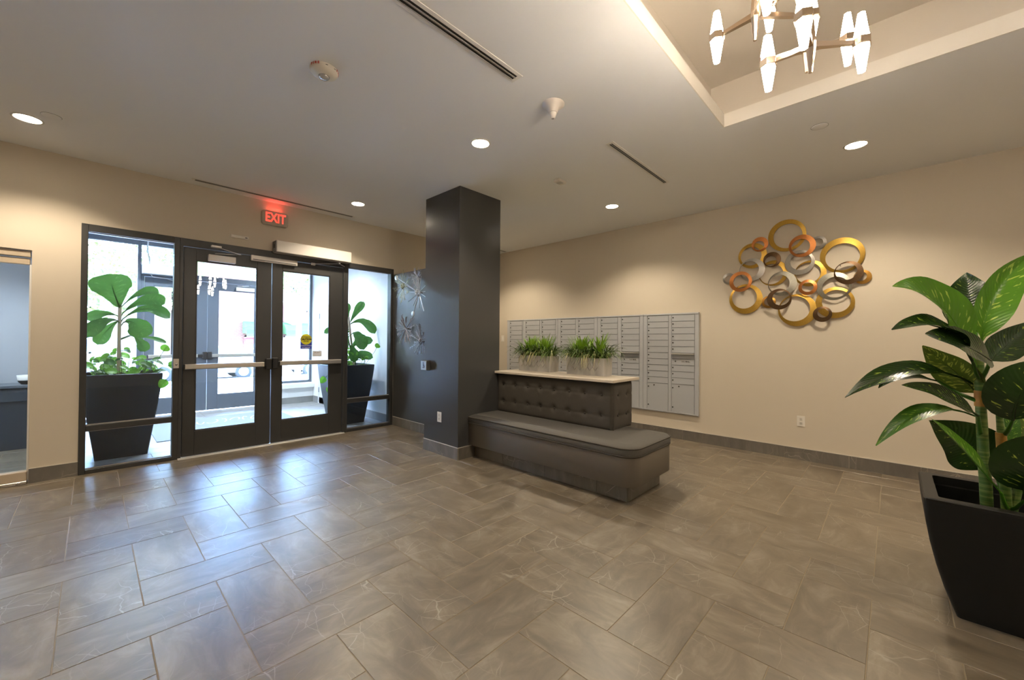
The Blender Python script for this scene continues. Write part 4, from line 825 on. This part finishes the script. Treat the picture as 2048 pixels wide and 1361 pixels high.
def cluster(hx, hy, hz, ends):
    h = part(MB().lathe([(0.007, -0.105), (0.018, -0.012), (0.018, 0.012), (0.007, 0.16)], (hx, hy, hz), 8, smooth=False).tube([(hx, hy, hz + 0.15), (hx, hy, TRAY_Z)], 0.005, 8), 'hub', CH, ch)
    for (x, y) in ends:
        d = Vector((x - hx, y - hy, 0)); L = d.length; d.normalize(); s = Vector((-d.y, d.x, 0)); a, b = Vector((hx, hy, hz)) + d * 0.012, Vector((x, y, hz)) - d * 0.024
        ab = MB(); w, t = 0.010, 0.011
        ab.loft([[a - s * w - Vector((0, 0, t)), a + s * w - Vector((0, 0, t)), a + s * w + Vector((0, 0, t)), a - s * w + Vector((0, 0, t))], [b - s * w * .6 - Vector((0, 0, t * .6)), b + s * w * .6 - Vector((0, 0, t * .6)), b + s * w * .6 + Vector((0, 0, t * .6)), b - s * w * .6 + Vector((0, 0, t * .6))]])
        part(ab, 'arm', CH, ch); q = inst(bulm, 'light_spindle', ch, (x, y, hz)); q['label'] = 'glowing white spindle light'
        inst(band, 'band', q, (x, y, hz))
cluster(1.90, 0.232, 2.548, [(1.715, 0.228), (2.012, 0.088), (1.905, 0.372)])
cluster(2.215, 0.283, 2.728, [(2.262, 0.145), (2.170, 0.430)])
cluster(1.868, 0.412, 2.748, [(1.890, 0.565), (1.735, 0.345), (2.03, 0.245)])
cluster(2.10, 0.30, 2.985, [(2.19, 0.425), (2.10, 0.15), (1.95, 0.27)])
part(MB().lathe([(0.0, 0), (0.30, 0), (0.30, -0.02), (0.28, -0.03), (0, -0.03)], (2.04, 0.28, TRAY_Z), 40), 'canopy', CH, ch)

# ================================================================== BIG PLANTER AND PLANT
PC = (3.243, -0.405); PLB = mat('matte_black_planter', (0.007, 0.0068, 0.006), 0.5, bump=(60, 0.05, 0.001), spec=0.35)
def sq(h, z, c, r=0.018, n=3, yaw=0.0):
    P_ = []
    for (sx, sy, a0) in ((1, 1, 0), (-1, 1, PI / 2), (-1, -1, PI), (1, -1, 1.5 * PI)):
        for k in range(n + 1):
            a = a0 + PI / 2 * k / n; P_.append((c[0] + sx * (h - r) + r * math.cos(a), c[1] + sy * (h - r) + r * math.sin(a), z))
    return P_
def planter(name, c, prof, rim, label, m, soil_z, inner):
    t = thing(name, (c[0], c[1], 0), label, 'planter')
    mb = MB(); mb.loft([sq(h, z, c) for h, z in prof], True, False, True)
    o = part(mb, 'body', m, t)
    top = prof[-1]; rb = MB(); rb.loft([sq(top[0], top[1], c), sq(top[0], top[1] + 0.012, c), sq(top[0] - 0.006, top[1] + 0.016, c), sq(top[0] - rim, top[1] + 0.016, c), sq(top[0] - rim, top[1] - 0.03, c), sq(top[0] - rim - 0.012, top[1] - 0.035, c), sq(inner, soil_z, c)], False, False); part(rb, 'rim', m, t)
    part(MB().loft([sq(inner, soil_z - 0.01, c), sq(inner, soil_z, c)]), 'soil', mat('potting_soil', (0.02, 0.016, 0.01), 0.95, bump=(70, 0.9, 0.02)), t)
    return t
planter('tall_planter', PC, [(0.168, 0.0), (0.188, 0.06), (0.216, 0.15), (0.246, 0.27), (0.270, 0.39), (0.286, 0.50), (0.293, 0.60)], 0.055, 'large matte black tapered planter holding the variegated plant', PLB, 0.48, 0.225)
LD = leaf_mat('dieff_dark', (0.012, 0.032, 0.006), (0.02, 0.055, 0.008), (0.30, 0.42, 0.05), 0.645, 0.26, 0.06)
LBR = leaf_mat('dieff_bright', (0.065, 0.20, 0.008), (0.10, 0.28, 0.012), (0.42, 0.58, 0.10), 0.60, 0.3, 0.15)
LO = leaf_mat('dieff_olive', (0.055, 0.10, 0.008), (0.10, 0.15, 0.012), (0.36, 0.40, 0.06), 0.54, 0.32, 0.12)
LM = leaf_mat('dieff_mid', (0.035, 0.11, 0.008), (0.055, 0.16, 0.01), (0.30, 0.45, 0.06), 0.58, 0.3, 0.12)
LF = leaf_mat('fig_leaf', (0.045, 0.12, 0.022), (0.065, 0.17, 0.03), (0.10, 0.21, 0.05), 0.60, 0.4, 0.38)
LP_ = leaf_mat('pothos_leaf', (0.10, 0.28, 0.02), (0.16, 0.38, 0.03), (0.28, 0.50, 0.08), 0.60, 0.4, 0.4)
def bez(b, c, t, s): return b * (1 - s) ** 2 + c * 2 * s * (1 - s) + t * s * s
def leaf(parent, name, m, b, mid, t, w, face, shape='lance', fold=0.35, wave=0.0, stalk=0.0, n=16, label=None, seed=0):
    """blade along a curve through base, mid and tip; a short petiole when stalk > 0"""
    b, mid, t = Vector(b), Vector(mid), Vector(t); c = mid * 2 - (b + t) * 0.5; mb = MB(); fc = Vector(face).normalized(); nu = 8; V = []; UVs = []
    rs = random.Random(seed); ph = rs.uniform(0, 6)
    for j in range(n + 1):
        s = j / n; p = bez(b, c, t, s); T = (bez(b, c, t, min(s + .01, 1)) - bez(b, c, t, max(s - .01, 0))).normalized()
        N = (fc - T * fc.dot(T)); N = N.normalized() if N.length > 1e-4 else T.orthogonal(); sd_ = T.cross(N)
        q = max((s - stalk) / (1 - stalk), 0.0)
        if shape == 'lance': pr = (math.sin(PI * q ** 0.72)) ** 0.85 if q > 0 else 0.0
        elif shape == 'fig': pr = (0.30 + 0.75 * q) * (math.sin(PI * min(q * 0.97 + 0.02, 1) ** 0.62 * 0.5 + 0.0) if q < 0.55 else math.sqrt(max(1 - ((q - 0.55) / 0.45) ** 2.4, 0))) if q > 0 else 0.0
        else: pr = math.sqrt(max(1 - (2 * q - 1) ** 2, 0)) * (1.12 - 0.35 * q) if q > 0 else 0.0
        hw = max(w * 0.5 * pr, 0.0022)
        for i in range(nu + 1):
            u = i / nu * 2 - 1; wv = wave * w * math.sin(ph + s * 17 + (3 if u > 0 else 0)) * abs(u) ** 1.5
            V.append(p + sd_ * (u * hw * math.cos(fold * 0.8)) + N * (abs(u) ** 1.2 * hw * math.sin(fold) + wv)); UVs.append((i / nu, s))
    Fc = [(j * (nu + 1) + i, j * (nu + 1) + i + 1, (j + 1) * (nu + 1) + i + 1, (j + 1) * (nu + 1) + i) for j in range(n) for i in range(nu)]
    mb.add(V, Fc, True, UVs)
    rb = MB(); rb.tube([bez(b, c, t, s) - fc * 0.002 for s in [k / 8 for k in range(8)]], [max(0.006 * (1 - k / 8) * (w / 0.15) ** 0.4, 0.0015) for k in range(8)], 5)
    o = part(mb, name, m, parent, True)
    if label: o['label'] = label
    part(rb, 'midrib', m, o, True)
    return o
dp = thing('dieffenbachia', (3.17, -0.347, 0.48), 'tall variegated broad-leaved plant in the large black planter', 'plant')
STEM = mat('ringed_stem', (0.06, 0.13, 0.02), 0.45, noise=(3, (0.16, 0.22, 0.05), 0.45, 0.6, (1, 1, 22)))
part(MB().tube([(3.172, -0.350, 0.47), (3.165, -0.342, 0.70), (3.157, -0.336, 0.785), (3.143, -0.325, 1.066), (3.134, -0.318, 1.271), (3.136, -0.321, 1.40)], [.024, .0235, .022, .0205, .019, .012], 12), 'stem', STEM, dp)
part(MB().tube([(3.244, -0.425, 0.47), (3.228, -0.41, 0.76), (3.219, -0.403, 0.913), (3.207, -0.392, 1.041)], [.021, .019, .017, .012], 10), 'stem', STEM, dp)
part(MB().tube([(3.248, -0.430, 0.47), (3.285, -0.47, 0.709), (3.322, -0.51, 0.863)], [.018, .016, .01], 10), 'stem', STEM, dp)
NODE = mat('orange_sheath', (0.36, 0.16, 0.02), 0.5, noise=(20, (0.45, 0.22, 0.03), 0.4, 0.6))
part(MB().tube([(3.1425, -0.3245, 1.085), (3.139, -0.322, 1.165)], [.024, .0225], 12), 'sheath', NODE, dp); part(MB().tube([(3.2195, -0.4035, 0.87), (3.214, -0.398, 0.95)], [.0205, .019], 10), 'sheath', NODE, dp)
CAMV = Vector((-0.72, -0.02, 0.25))
DIEFF = [
('bright', (3.116, -0.299, 1.316), (2.92, -0.169, 1.597), (2.659, 0.003, 1.677), 0.230, (-.8, -.25, .55), .10, .30),
('dark', (3.30, -0.325, 1.464), (3.335, -0.305, 1.645), (3.36, -0.295, 1.80), 0.222, (-.9, .1, .1), .0, .2),
('bright', (3.14, -0.325, 1.373), (3.221, -0.384, 1.658), (3.464, -0.555, 1.893), 0.171, (-.8, -.35, .2), .10, .5),
('dark', (3.035, -0.286, 1.318), (2.848, -0.165, 1.482), (2.603, 0.006, 1.466), 0.155, (-.55, -.2, .8), .10, .35),
('dark', (3.052, -0.348, 1.32), (2.865, -0.239, 1.398), (2.655, -0.106, 1.448), 0.195, (-.75, -.1, .45), .0, .2),
('olive', (3.181, -0.322, 1.134), (3.115, -0.225, 1.266), (3.048, -0.112, 1.391), 0.175, (-.75, .3, -.1), .05, .2),
('dark', (3.16, -0.315, 1.187), (2.98, -0.072, 1.262), (2.793, 0.188, 1.109), 0.135, (-.55, -.1, .85), .26, .3),
('dark', (3.058, -0.308, 1.044), (2.881, -0.166, 1.151), (2.694, -0.029, 1.201), 0.110, (-.7, -.1, .55), .08, .3),
('mid', (3.177, -0.317, 1.025), (3.02, -0.12, 1.045), (2.883, 0.067, 0.857), 0.100, (-.5, -.1, .85), .24, .3),
('dark', (3.352, -0.395, 0.728), (3.34, -0.296, 0.846), (3.249, -0.145, 0.969), 0.275, (-.85, .1, .35), .02, .15),
('bright', (3.156, -0.391, 0.659), (2.99, -0.262, 0.862), (2.823, -0.133, 1.037), 0.085, (-.6, -.3, .7), .18, .5),
('dark', (3.09, -0.42, 1.033), (3.035, -0.452, 1.195), (3.10, -0.575, 1.335), 0.25, (-.9, -.1, .3), .02, .2),
('dark', (3.293, -0.368, 1.306), (3.423, -0.448, 1.4), (3.601, -0.593, 1.549), 0.157, (-.75, -.3, .45), .05, .3),
('dark', (3.17, -0.47, 0.64), (3.07, -0.478, 0.835), (3.085, -0.60, 0.964), 0.27, (-.9, -.1, .3), .12, .2),
('olive', (3.407, -0.454, 0.756), (3.484, -0.507, 0.913), (3.562, -0.548, 1.112), 0.125, (-.9, .1, .2), .05, .3),
('mid', (3.309, -0.424, 0.836), (3.342, -0.445, 0.952), (3.387, -0.465, 1.068), 0.079, (-.9, .1, .2), .05, .3),
('dark', (3.12, -0.17, 1.205), (3.00, -0.03, 1.222), (2.943, 0.058, 1.159), 0.075, (-.5, -.1, .85), .1, .3)]
DM = {'bright': LBR, 'dark': LD, 'olive': LO, 'mid': LM}
for i, (k, b, m_, t, w, fc, st, fo_) in enumerate(DIEFF): leaf(dp, 'leaf', DM[k], b, m_, t, w, fc, 'lance', fo_, 0.02, st, 18, seed=i)
# petioles joining the leaves to the stems
for i, (k, b, m_, t, w, fc, st, fo_) in enumerate(DIEFF):
    B = Vector(b); z = min(max(B.z - 0.10, 0.55), 1.36)
    if B.z < 0.78: A = Vector((3.246, -0.427, 0.55))
    elif B.y < -0.40: A = Vector((3.23, -0.41, min(z, 1.0)))
    else: A = Vector((3.140, -0.322, z)) if z > 0.9 else Vector((3.155, -0.335, z))
    part(MB().tube([A, (A + B) / 2 + Vector((0, 0, -0.012)), B], [.011, .009, .006], 7), 'petiole', LM if k != 'bright' else LBR, dp)

# ================================================================== VESTIBULE PLANTS
PSL = mat('slate_planter', (0.022, 0.024, 0.028), 0.5)
FIGL = [((0.234, 6.7, 1.737), (0.18, 6.65, 1.937), (0.123, 6.62, 2.145), 0.471), ((0.274, 6.75, 1.815), (0.435, 6.78, 1.971), (0.596, 6.85, 1.986), 0.150), ((0.26, 6.7, 1.702), (0.452, 6.68, 1.86), (0.642, 6.7, 1.845), 0.222), ((0.26, 6.68, 1.63), (0.471, 6.6, 1.759), (0.684, 6.62, 1.653), 0.183), ((0.214, 6.7, 1.664), (0.088, 6.7, 1.681), (-0.039, 6.75, 1.607), 0.152),
        ((0.217, 6.66, 1.603), (0.087, 6.55, 1.578), (-0.047, 6.5, 1.399), 0.183), ((0.264, 6.66, 1.587), (0.361, 6.6, 1.572), (0.451, 6.58, 1.404), 0.288), ((0.335, 6.75, 1.428), (0.512, 6.8, 1.405), (0.676, 6.85, 1.342), 0.076), ((0.334, 6.72, 1.44), (0.415, 6.72, 1.355), (0.462, 6.72, 1.231), 0.160), ((0.238, 6.78, 1.62), (0.134, 6.85, 1.497), (0.053, 6.9, 1.316), 0.181)]
FIGR = [((3.032, 6.75, 1.672), (3.004, 6.75, 1.867), (3.011, 6.75, 2.03), 0.151), ((3.049, 6.75, 1.673), (3.162, 6.75, 1.876), (3.302, 6.75, 2.07), 0.173), ((3.062, 6.72, 1.672), (3.263, 6.66, 1.705), (3.44, 6.60, 1.509), 0.216), ((3.098, 6.8, 1.684), (3.269, 6.80, 1.747), (3.42, 6.80, 1.676), 0.107), ((3.063, 6.68, 1.501), (3.122, 6.6, 1.468), (3.23, 6.58, 1.229), 0.306),
        ((3.102, 6.72, 1.227), (3.171, 6.7, 1.356), (3.433, 6.66, 1.384), 0.207), ((3.158, 6.72, 0.945), (3.163, 6.66, 1.125), (3.417, 6.62, 1.086), 0.206), ((3.046, 6.72, 1.527), (2.951, 6.7, 1.499), (2.894, 6.7, 1.314), 0.202), ((3.02, 6.7, 1.466), (2.954, 6.7, 1.314), (2.854, 6.7, 1.18), 0.202), ((2.995, 6.66, 1.314), (3.038, 6.6, 1.231), (3.066, 6.6, 1.019), 0.219), ((3.081, 6.8, 1.615), (2.909, 6.9, 1.611), (2.724, 7.0, 1.506), 0.137)]
def vest_planter(c, label, figlabel, LV, stake, trails, underlabel, seed):
    planter('tapered_planter', c, [(0.225, 0.0), (0.258, 0.25), (0.300, 0.55), (0.335, 0.85), (0.345, 0.965)], 0.03, label, PSL, 0.90, 0.29)
    f = thing('fiddle_leaf_fig', (c[0], c[1], 0.90), figlabel, 'plant')
    part(MB().tube([(stake[0][0] + .02, stake[0][1] + .03, 0.89), (stake[1][0], stake[1][1] + .03, stake[1][2] * .6 + .4), (stake[1][0] + .005, stake[1][1] + .01, stake[1][2] - .06)], [.013, .011, .007], 8), 'stem', mat('fig_bark', (0.14, 0.10, 0.06), 0.8), f)
    sk = part(MB().bbox(-0.016, 0.016, -0.010, 0.010, 0, 1, 0.002), 'stake', mat('pale_bamboo', (0.62, 0.50, 0.34), 0.7), f)
    p0, p1 = Vector(stake[0]), Vector(stake[1]); d = p1 - p0
    for v in sk.data.vertices: k = v.co.z; v.co = Vector((v.co.x, v.co.y, 0)) + p0 + d * k
    rs = random.Random(seed)
    for i, (b, m_, t, w) in enumerate(LV):
        leaf(f, 'leaf', LF, b, m_, t, w, (rs.uniform(-.25, .1), -.9, rs.uniform(.1, .5)), 'fig', 0.22, 0.035, 0.06, 18, seed=i)
        part(MB().tube([Vector((stake[1][0] + .008, stake[1][1] + .015, min(max(b[2] - .05, 1.0), stake[1][2] - .06))), b], [.006, .005], 6), 'petiole', LF, f)
    u = thing('trailing_pothos', (c[0], c[1] - 0.15, 0.90), underlabel, 'plant'); n = 0
    for k in range(64):
        x = c[0] + rs.uniform(-.27, .27); y = c[1] + rs.uniform(-.27, .15); z = 0.92 + rs.uniform(.03, .36) * (1 - 0.5 * abs(x - c[0]) / .3); a = rs.uniform(0, 2 * PI); L = rs.uniform(.07, .125)
        b = Vector((x, y, z)); t = b + Vector((math.cos(a) * L, math.sin(a) * L * .5 - .03, rs.uniform(-.06, .05))); leaf(u, 'leaf', LP_ if rs.random() < .65 else LF, b, (b + t) / 2 + Vector((0, 0, .015)), t, L * rs.uniform(.6, .85), (rs.uniform(-.5, .5), -.6, rs.uniform(.4, .9)), 'heart', 0.2, 0.0, 0.0, 8, seed=k)
        part(MB().tube([(x * .6 + c[0] * .4, y * .6 + c[1] * .4, 0.90), (x, y, z * .6 + .36), b], [.003, .003, .002], 4), 'petiole', LF, u)
    for tr_ in trails:
        pts = [Vector(q) for q in tr_]; part(MB().tube(pts, 0.003, 5), 'vine', LF, u)
        L = 0.12; e = pts[-1]; d = (pts[-1] - pts[-2]).normalized(); t = e + d * L * .8 + Vector((0, 0, -.02)); leaf(u, 'leaf', LP_, e, (e + t) / 2 + Vector((0, 0, .01)), t, .105, (-.1, -.9, .3), 'heart', .2, 0, 0, 9, seed=5)
vest_planter((0.263, 6.765), 'dark tapered planter behind the fig sidelight', 'fiddle leaf fig on a pale stake behind the sidelight nearest the tan glass', FIGL, ((0.226, 6.68, 0.89), (0.233, 6.70, 1.833)),
             [[(0.50, 6.55, 0.93), (0.57, 6.5, 1.15), (0.615, 6.5, 1.24)], [(0.50, 6.5, 0.93), (0.60, 6.45, 1.05), (0.655, 6.45, 1.06)], [(0.48, 6.5, 0.93), (0.60, 6.38, 1.01), (0.66, 6.36, 0.95), (0.63, 6.36, 0.90)]], 'light green trailing plants under the fig beside the tan glass', 4)
vest_planter((3.005, 6.765), 'dark tapered planter behind the sidelight next to the starburst wall', 'fiddle leaf fig behind the sidelight next to the starburst wall', FIGR, ((3.12, 6.70, 0.89), (3.017, 6.72, 1.79)),
             [[(2.80, 6.60, 0.95), (2.67, 6.5, 0.98), (2.60, 6.5, 0.84), (2.56, 6.5, 0.80)], [(2.82, 6.6, 0.95), (2.66, 6.45, 0.98), (2.60, 6.45, 0.80), (2.60, 6.45, 0.66)], [(3.22, 6.55, 0.95), (3.36, 6.45, 1.20), (3.39, 6.45, 1.26)]], 'light green trailing plants under the fig next to the starburst wall', 9)

# ================================================================== OUTSIDE
SWK = mat('sunlit_concrete', (0.62, 0.61, 0.60), 0.9, noise=(2, (0.70, 0.69, 0.68), 0.4, 0.6)); ASP = mat('asphalt', (0.30, 0.30, 0.31), 0.9)
struct(MB().box(-30, 40, YO + 0.1, 17.4, -0.5, -0.03), 'sidewalk', SWK, 'pale concrete sidewalk in front of the entrance', 'sidewalk')
struct(MB().box(-30, 40, 17.4, 17.6, -0.5, -0.10), 'kerb', mat('kerb_stone', (0.5, 0.5, 0.5), 0.9), 'concrete kerb at the edge of the street', 'kerb')
struct(MB().box(-30, 40, 17.6, 26.0, -0.6, -0.36), 'street', ASP, 'asphalt street beyond the sidewalk', 'street')
struct(MB().box(-30, 40, 26.0, 28.1, -0.6, -0.25), 'sidewalk_far', SWK, 'sidewalk along the brick building across the street', 'sidewalk')
struct(MB().box(-40, 60, 26.0, 90, -1.2, -0.62), 'ground', SWK, 'ground around the buildings across the street', 'ground')
BRK = brick_mat('red_brick'); WIN = mat('dark_window', (0.10, 0.12, 0.14), 0.15); WFR = mat('window_trim', (0.62, 0.62, 0.62), 0.7)
def building(name, x0, x1, y0, y1, z1, label, wins, wallm):
    b = thing(name, ((x0 + x1) / 2, y0, -0.25), label, 'building'); part(MB().box(x0, x1, y0, y1, -0.3, z1), 'wall', wallm, b); part(MB().box(x0 - .1, x1 + .1, y0 - .15, y0 + .2, z1, z1 + .4), 'cornice', WFR, b)
    for (wx, wz, ww, wh) in wins:
        f = MB(); e = .09; f.box(wx, wx + ww, y0 - .06, y0, wz, wz + e); f.box(wx, wx + ww, y0 - .06, y0, wz + wh - e, wz + wh); f.box(wx, wx + e, y0 - .06, y0, wz, wz + wh); f.box(wx + ww - e, wx + ww, y0 - .06, y0, wz, wz + wh); f.box(wx, wx + ww, y0 - .05, y0, wz + wh / 2 - .03, wz + wh / 2 + .03)
        w_ = part(f, 'window', WFR, b); part(MB().box(wx + e, wx + ww - e, y0 - .02, y0 - .005, wz + e, wz + wh - e), 'pane', WIN, w_)
    return b
bd = building('brick_building', 3.4, 16.0, 28.0, 36.0, 6.0, 'red brick shop building with green awnings across the street', [(8.9, 3.2, 0.9, 1.5), (10.6, 3.2, 0.9, 1.5), (12.3, 3.2, .9, 1.5), (14, 3.2, .9, 1.5), (6.3, 0.0, 1.4, 1.6), (8.4, 0.0, 2.4, 1.6), (11.2, .0, 1.6, 1.6)], BRK)
building('pale_building', -16, 3.1, 29.5, 38, 5.2, 'pale building behind the leafy street tree', [(-12 + 2.2 * k, z, 1.0, 1.5) for k in range(6) for z in (0.6, 2.9)], mat('pale_render', (0.17, 0.13, 0.105), 0.9))
AWN = mat('green_awning', (0.035, 0.10, 0.028), 0.8); SGR = mat('red_sign', (0.24, 0.03, 0.04), 0.6)
for (xa, xb_) in ((6.2, 7.9), (8.3, 10.8)):
    a = thing('awning', ((xa + xb_) / 2, 28, 1.6), 'narrow green awning over the shop door' if xa < 7 else 'wide green awning over the shop window', 'awning', 'green shop awnings')
    mb = MB(); mb.loft([[(xa, 28, 1.75), (xa, 27.1, 1.70), (xa, 27.1, 1.95), (xa, 27.5, 2.30), (xa, 28, 2.45)], [(xb_, 28, 1.75), (xb_, 27.1, 1.70), (xb_, 27.1, 1.95), (xb_, 27.5, 2.30), (xb_, 28, 2.45)]]); part(mb, 'canvas', AWN, a)
    vb = MB(); vb.box(xa, xb_, 27.08, 27.1, 1.55, 1.72); part(vb, 'valance', mat('green_valance', (0.05, 0.12, 0.04), 0.8), a)
sg = thing('shop_sign', (6.52, 27.9, 1.1), 'small red shop sign under the narrow green awning', 'sign'); part(MB().bbox(6.25, 6.80, 27.88, 27.94, 1.08, 1.48, .01), 'board', SGR, sg); part(MB().box(6.35, 6.70, 27.875, 27.88, 1.20, 1.36), 'mark', mat('sign_pale', (.8, .7, .7), .6), sg); part(MB().box(6.25, 6.80, 27.94, 28.0, 1.2, 1.3), 'bracket', BLACK, sg)
fg = thing('banner', (8.6, 27.6, 2.4), 'red banner hanging from the brick building', 'banner'); mb = MB(); mb.grid(lambda u, v: (8.25 + .7 * u, 27.55 + .05 * math.sin(6 * u), 2.55 + 1.1 * v - .35 * u * (1 - v)), 8, 8); mb.grid(lambda u, v: (8.25 + .7 * u, 27.565 + .05 * math.sin(6 * u), 2.55 + 1.1 * v - .35 * u * (1 - v)), 8, 8); part(mb, 'cloth', SGR, fg); part(MB().tube([(8.2, 28, 3.4), (8.2, 27.5, 3.75)], .025, 6), 'pole', WHITE, fg)
# parked cars
def car(x0, y, label, body, seed=0):
    z0 = -0.36; t = thing('car', (x0 + 2.2, y, z0), label, 'car', 'cars parked on the street'); L = 4.4; Wd = 1.75
    low = [(0.0, .42), (0.05, .62), (0.25, .74), (1.15, .92), (3.75, .98), (4.32, .90), (4.40, .60), (4.36, .36), (3.95, .30), (0.4, .28), (0.06, .32)]
    cab = [(1.10, .90), (1.85, 1.38), (2.2, 1.44), (3.0, 1.44), (3.35, 1.38), (3.95, .97)]
    mb = MB(); mb.loft([[(x0 + a, y - Wd / 2 + ins, z0 + b + (0.0 if ins == 0 else -.0)) for a, b in low] for ins in (0.10,)] + [[(x0 + a, y - Wd / 2, z0 + b) for a, b in low], [(x0 + a, y + Wd / 2, z0 + b) for a, b in low]], False, True); mb.loft([[(x0 + a, y - Wd / 2 + .0005, z0 + b) for a, b in low][::-1], [(x0 + a, y - Wd / 2, z0 + b) for a, b in low][::-1]], True, False); part(mb, 'body', body, t)
    mb = MB(); mb.loft([[(x0 + a, y - Wd / 2 + .06 + (b - .9) * .32, z0 + b) for a, b in cab], [(x0 + a, y + Wd / 2 - .06 - (b - .9) * .32, z0 + b) for a, b in cab]]); cb2 = part(mb, 'cabin', body, t)
    for (a0, a1, c0, c1) in ((1.42, 2.35, 1.75, 2.35), (2.45, 3.62, 2.45, 3.25)):
        mb = MB(); yy = y - Wd / 2 + .055; mb.add([(x0 + a0, yy, z0 + .98), (x0 + a1, yy, z0 + .98), (x0 + c1, yy + .115, z0 + 1.36), (x0 + c0, yy + .115, z0 + 1.36), (x0 + a0, yy + .05, z0 + .98), (x0 + a1, yy + .05, z0 + .98), (x0 + c1, yy + .165, z0 + 1.36), (x0 + c0, yy + .165, z0 + 1.36)], [(0, 1, 2, 3), (7, 6, 5, 4), (0, 4, 5, 1), (1, 5, 6, 2), (2, 6, 7, 3), (3, 7, 4, 0)]); part(mb, 'window', WIN, cb2)
    for wx in (0.85, 3.55):
        for sg_ in (-1, 1):
            cy = y + sg_ * (Wd / 2 - .08); w_ = part(MB().lathe([(.18, -.10), (.30, -.10), (.32, -.06), (.32, .06), (.30, .10), (.18, .10)], (x0 + wx, cy, z0 + .32), 24, 'Y'), 'wheel', mat('tyre', (.03, .03, .03), .8), t)
            hb = MB(); hb.lathe([(0, -.09), (.19, -.09), (.19, .09), (0, .09)], (x0 + wx, cy + sg_ * .012, z0 + .32), 18, 'Y'); part(hb, 'hub', mat('alloy', (.6, .6, .62), .35, .6), w_)
    part(MB().bbox(x0 + .0, x0 + .12, y - Wd / 2 - .004, y - Wd / 2 + .3, z0 + .60, z0 + .72, .02), 'headlight', mat('headlight', (.7, .72, .75), .1), t); part(MB().bbox(x0 + 4.28, x0 + 4.40, y - Wd / 2 - .004, y - Wd / 2 + .3, z0 + .70, z0 + .84, .02), 'tail_light', mat('tail_light', (.5, .03, .03), .2), t)
car(6.55, 21.6, 'white car parked outside, seen through the stickered door', mat('car_white', (.36, .35, .33), .3, coat=.5)); car(1.1, 21.6, 'pale silver car parked outside, seen through the left leaf', mat('car_silver', (.24, .24, .23), .3, .3, coat=.5))
# street trees
BARK = mat('pale_bark', (0.36, 0.32, 0.27), 0.9, bump=(30, .6, .02)); TLF = leaf_mat('street_leaf', (0.065, 0.10, 0.012), (0.11, 0.14, 0.025), (.12, .15, .03), .6, .5, .4)
def tree(x, y, h, r, zc, n, label, seed, tr=0.13):
    rs = random.Random(seed); t = thing('street_tree', (x, y, -0.05), label, 'tree'); mb = MB(); mb.tube([(x, y, -.1), (x + .05, y, h * .35), (x - .05, y, h * .65), (x, y, h * .9)], [tr, tr * .85, tr * .6, tr * .25], 10)
    for k in range(9):
        a = rs.uniform(0, 2 * PI); z = h * rs.uniform(.35, .75); mb.tube([(x, y, z), (x + math.cos(a) * r * .45, y + math.sin(a) * r * .45, z + r * .35), (x + math.cos(a) * r * .85, y + math.sin(a) * r * .85, z + r * .55)], [tr * .4, tr * .22, tr * .06], 6)
    part(mb, 'trunk', BARK, t); mb = MB()
    for k in range(n):
        a = rs.uniform(0, 2 * PI); ph = math.acos(rs.uniform(-1, 1)); rr_ = r * rs.uniform(.35, 1.0) ** .6; c = Vector((x + rr_ * math.sin(ph) * math.cos(a), y + rr_ * math.sin(ph) * math.sin(a), zc + rr_ * .85 * math.cos(ph)))
        d = Vector((rs.gauss(0, 1), rs.gauss(0, 1), rs.gauss(0, 1) - .4)).normalized(); s_ = d.orthogonal().normalized(); L = rs.uniform(.10, .19); w = L * .38
        mb.add([c, c + d * L * .5 + s_ * w, c + d * L, c + d * L * .5 - s_ * w], [(0, 1, 2, 3)], True, [(.5, 0), (1, .5), (.5, 1), (0, .5)])
    o = part(mb, 'foliage', TLF, t, True); o['kind'] = 'stuff'
tree(6.15, 18.6, 8.0, 2.5, 5.3, 3200, 'slim street tree rising behind the stickered door', 1, .12)
tree(0.25, 18.4, 8.5, 3.0, 4.6, 5200, 'leafy street tree outside the fig sidelight', 2, .13)
tree(2.9, 24.2, 9.0, 2.3, 6.8, 2200, 'street tree in front of the brick building', 3, .12)
tree(-6.5, 18.4, 8.5, 3.2, 4.2, 4200, 'street tree outside the small side room', 4, .14)
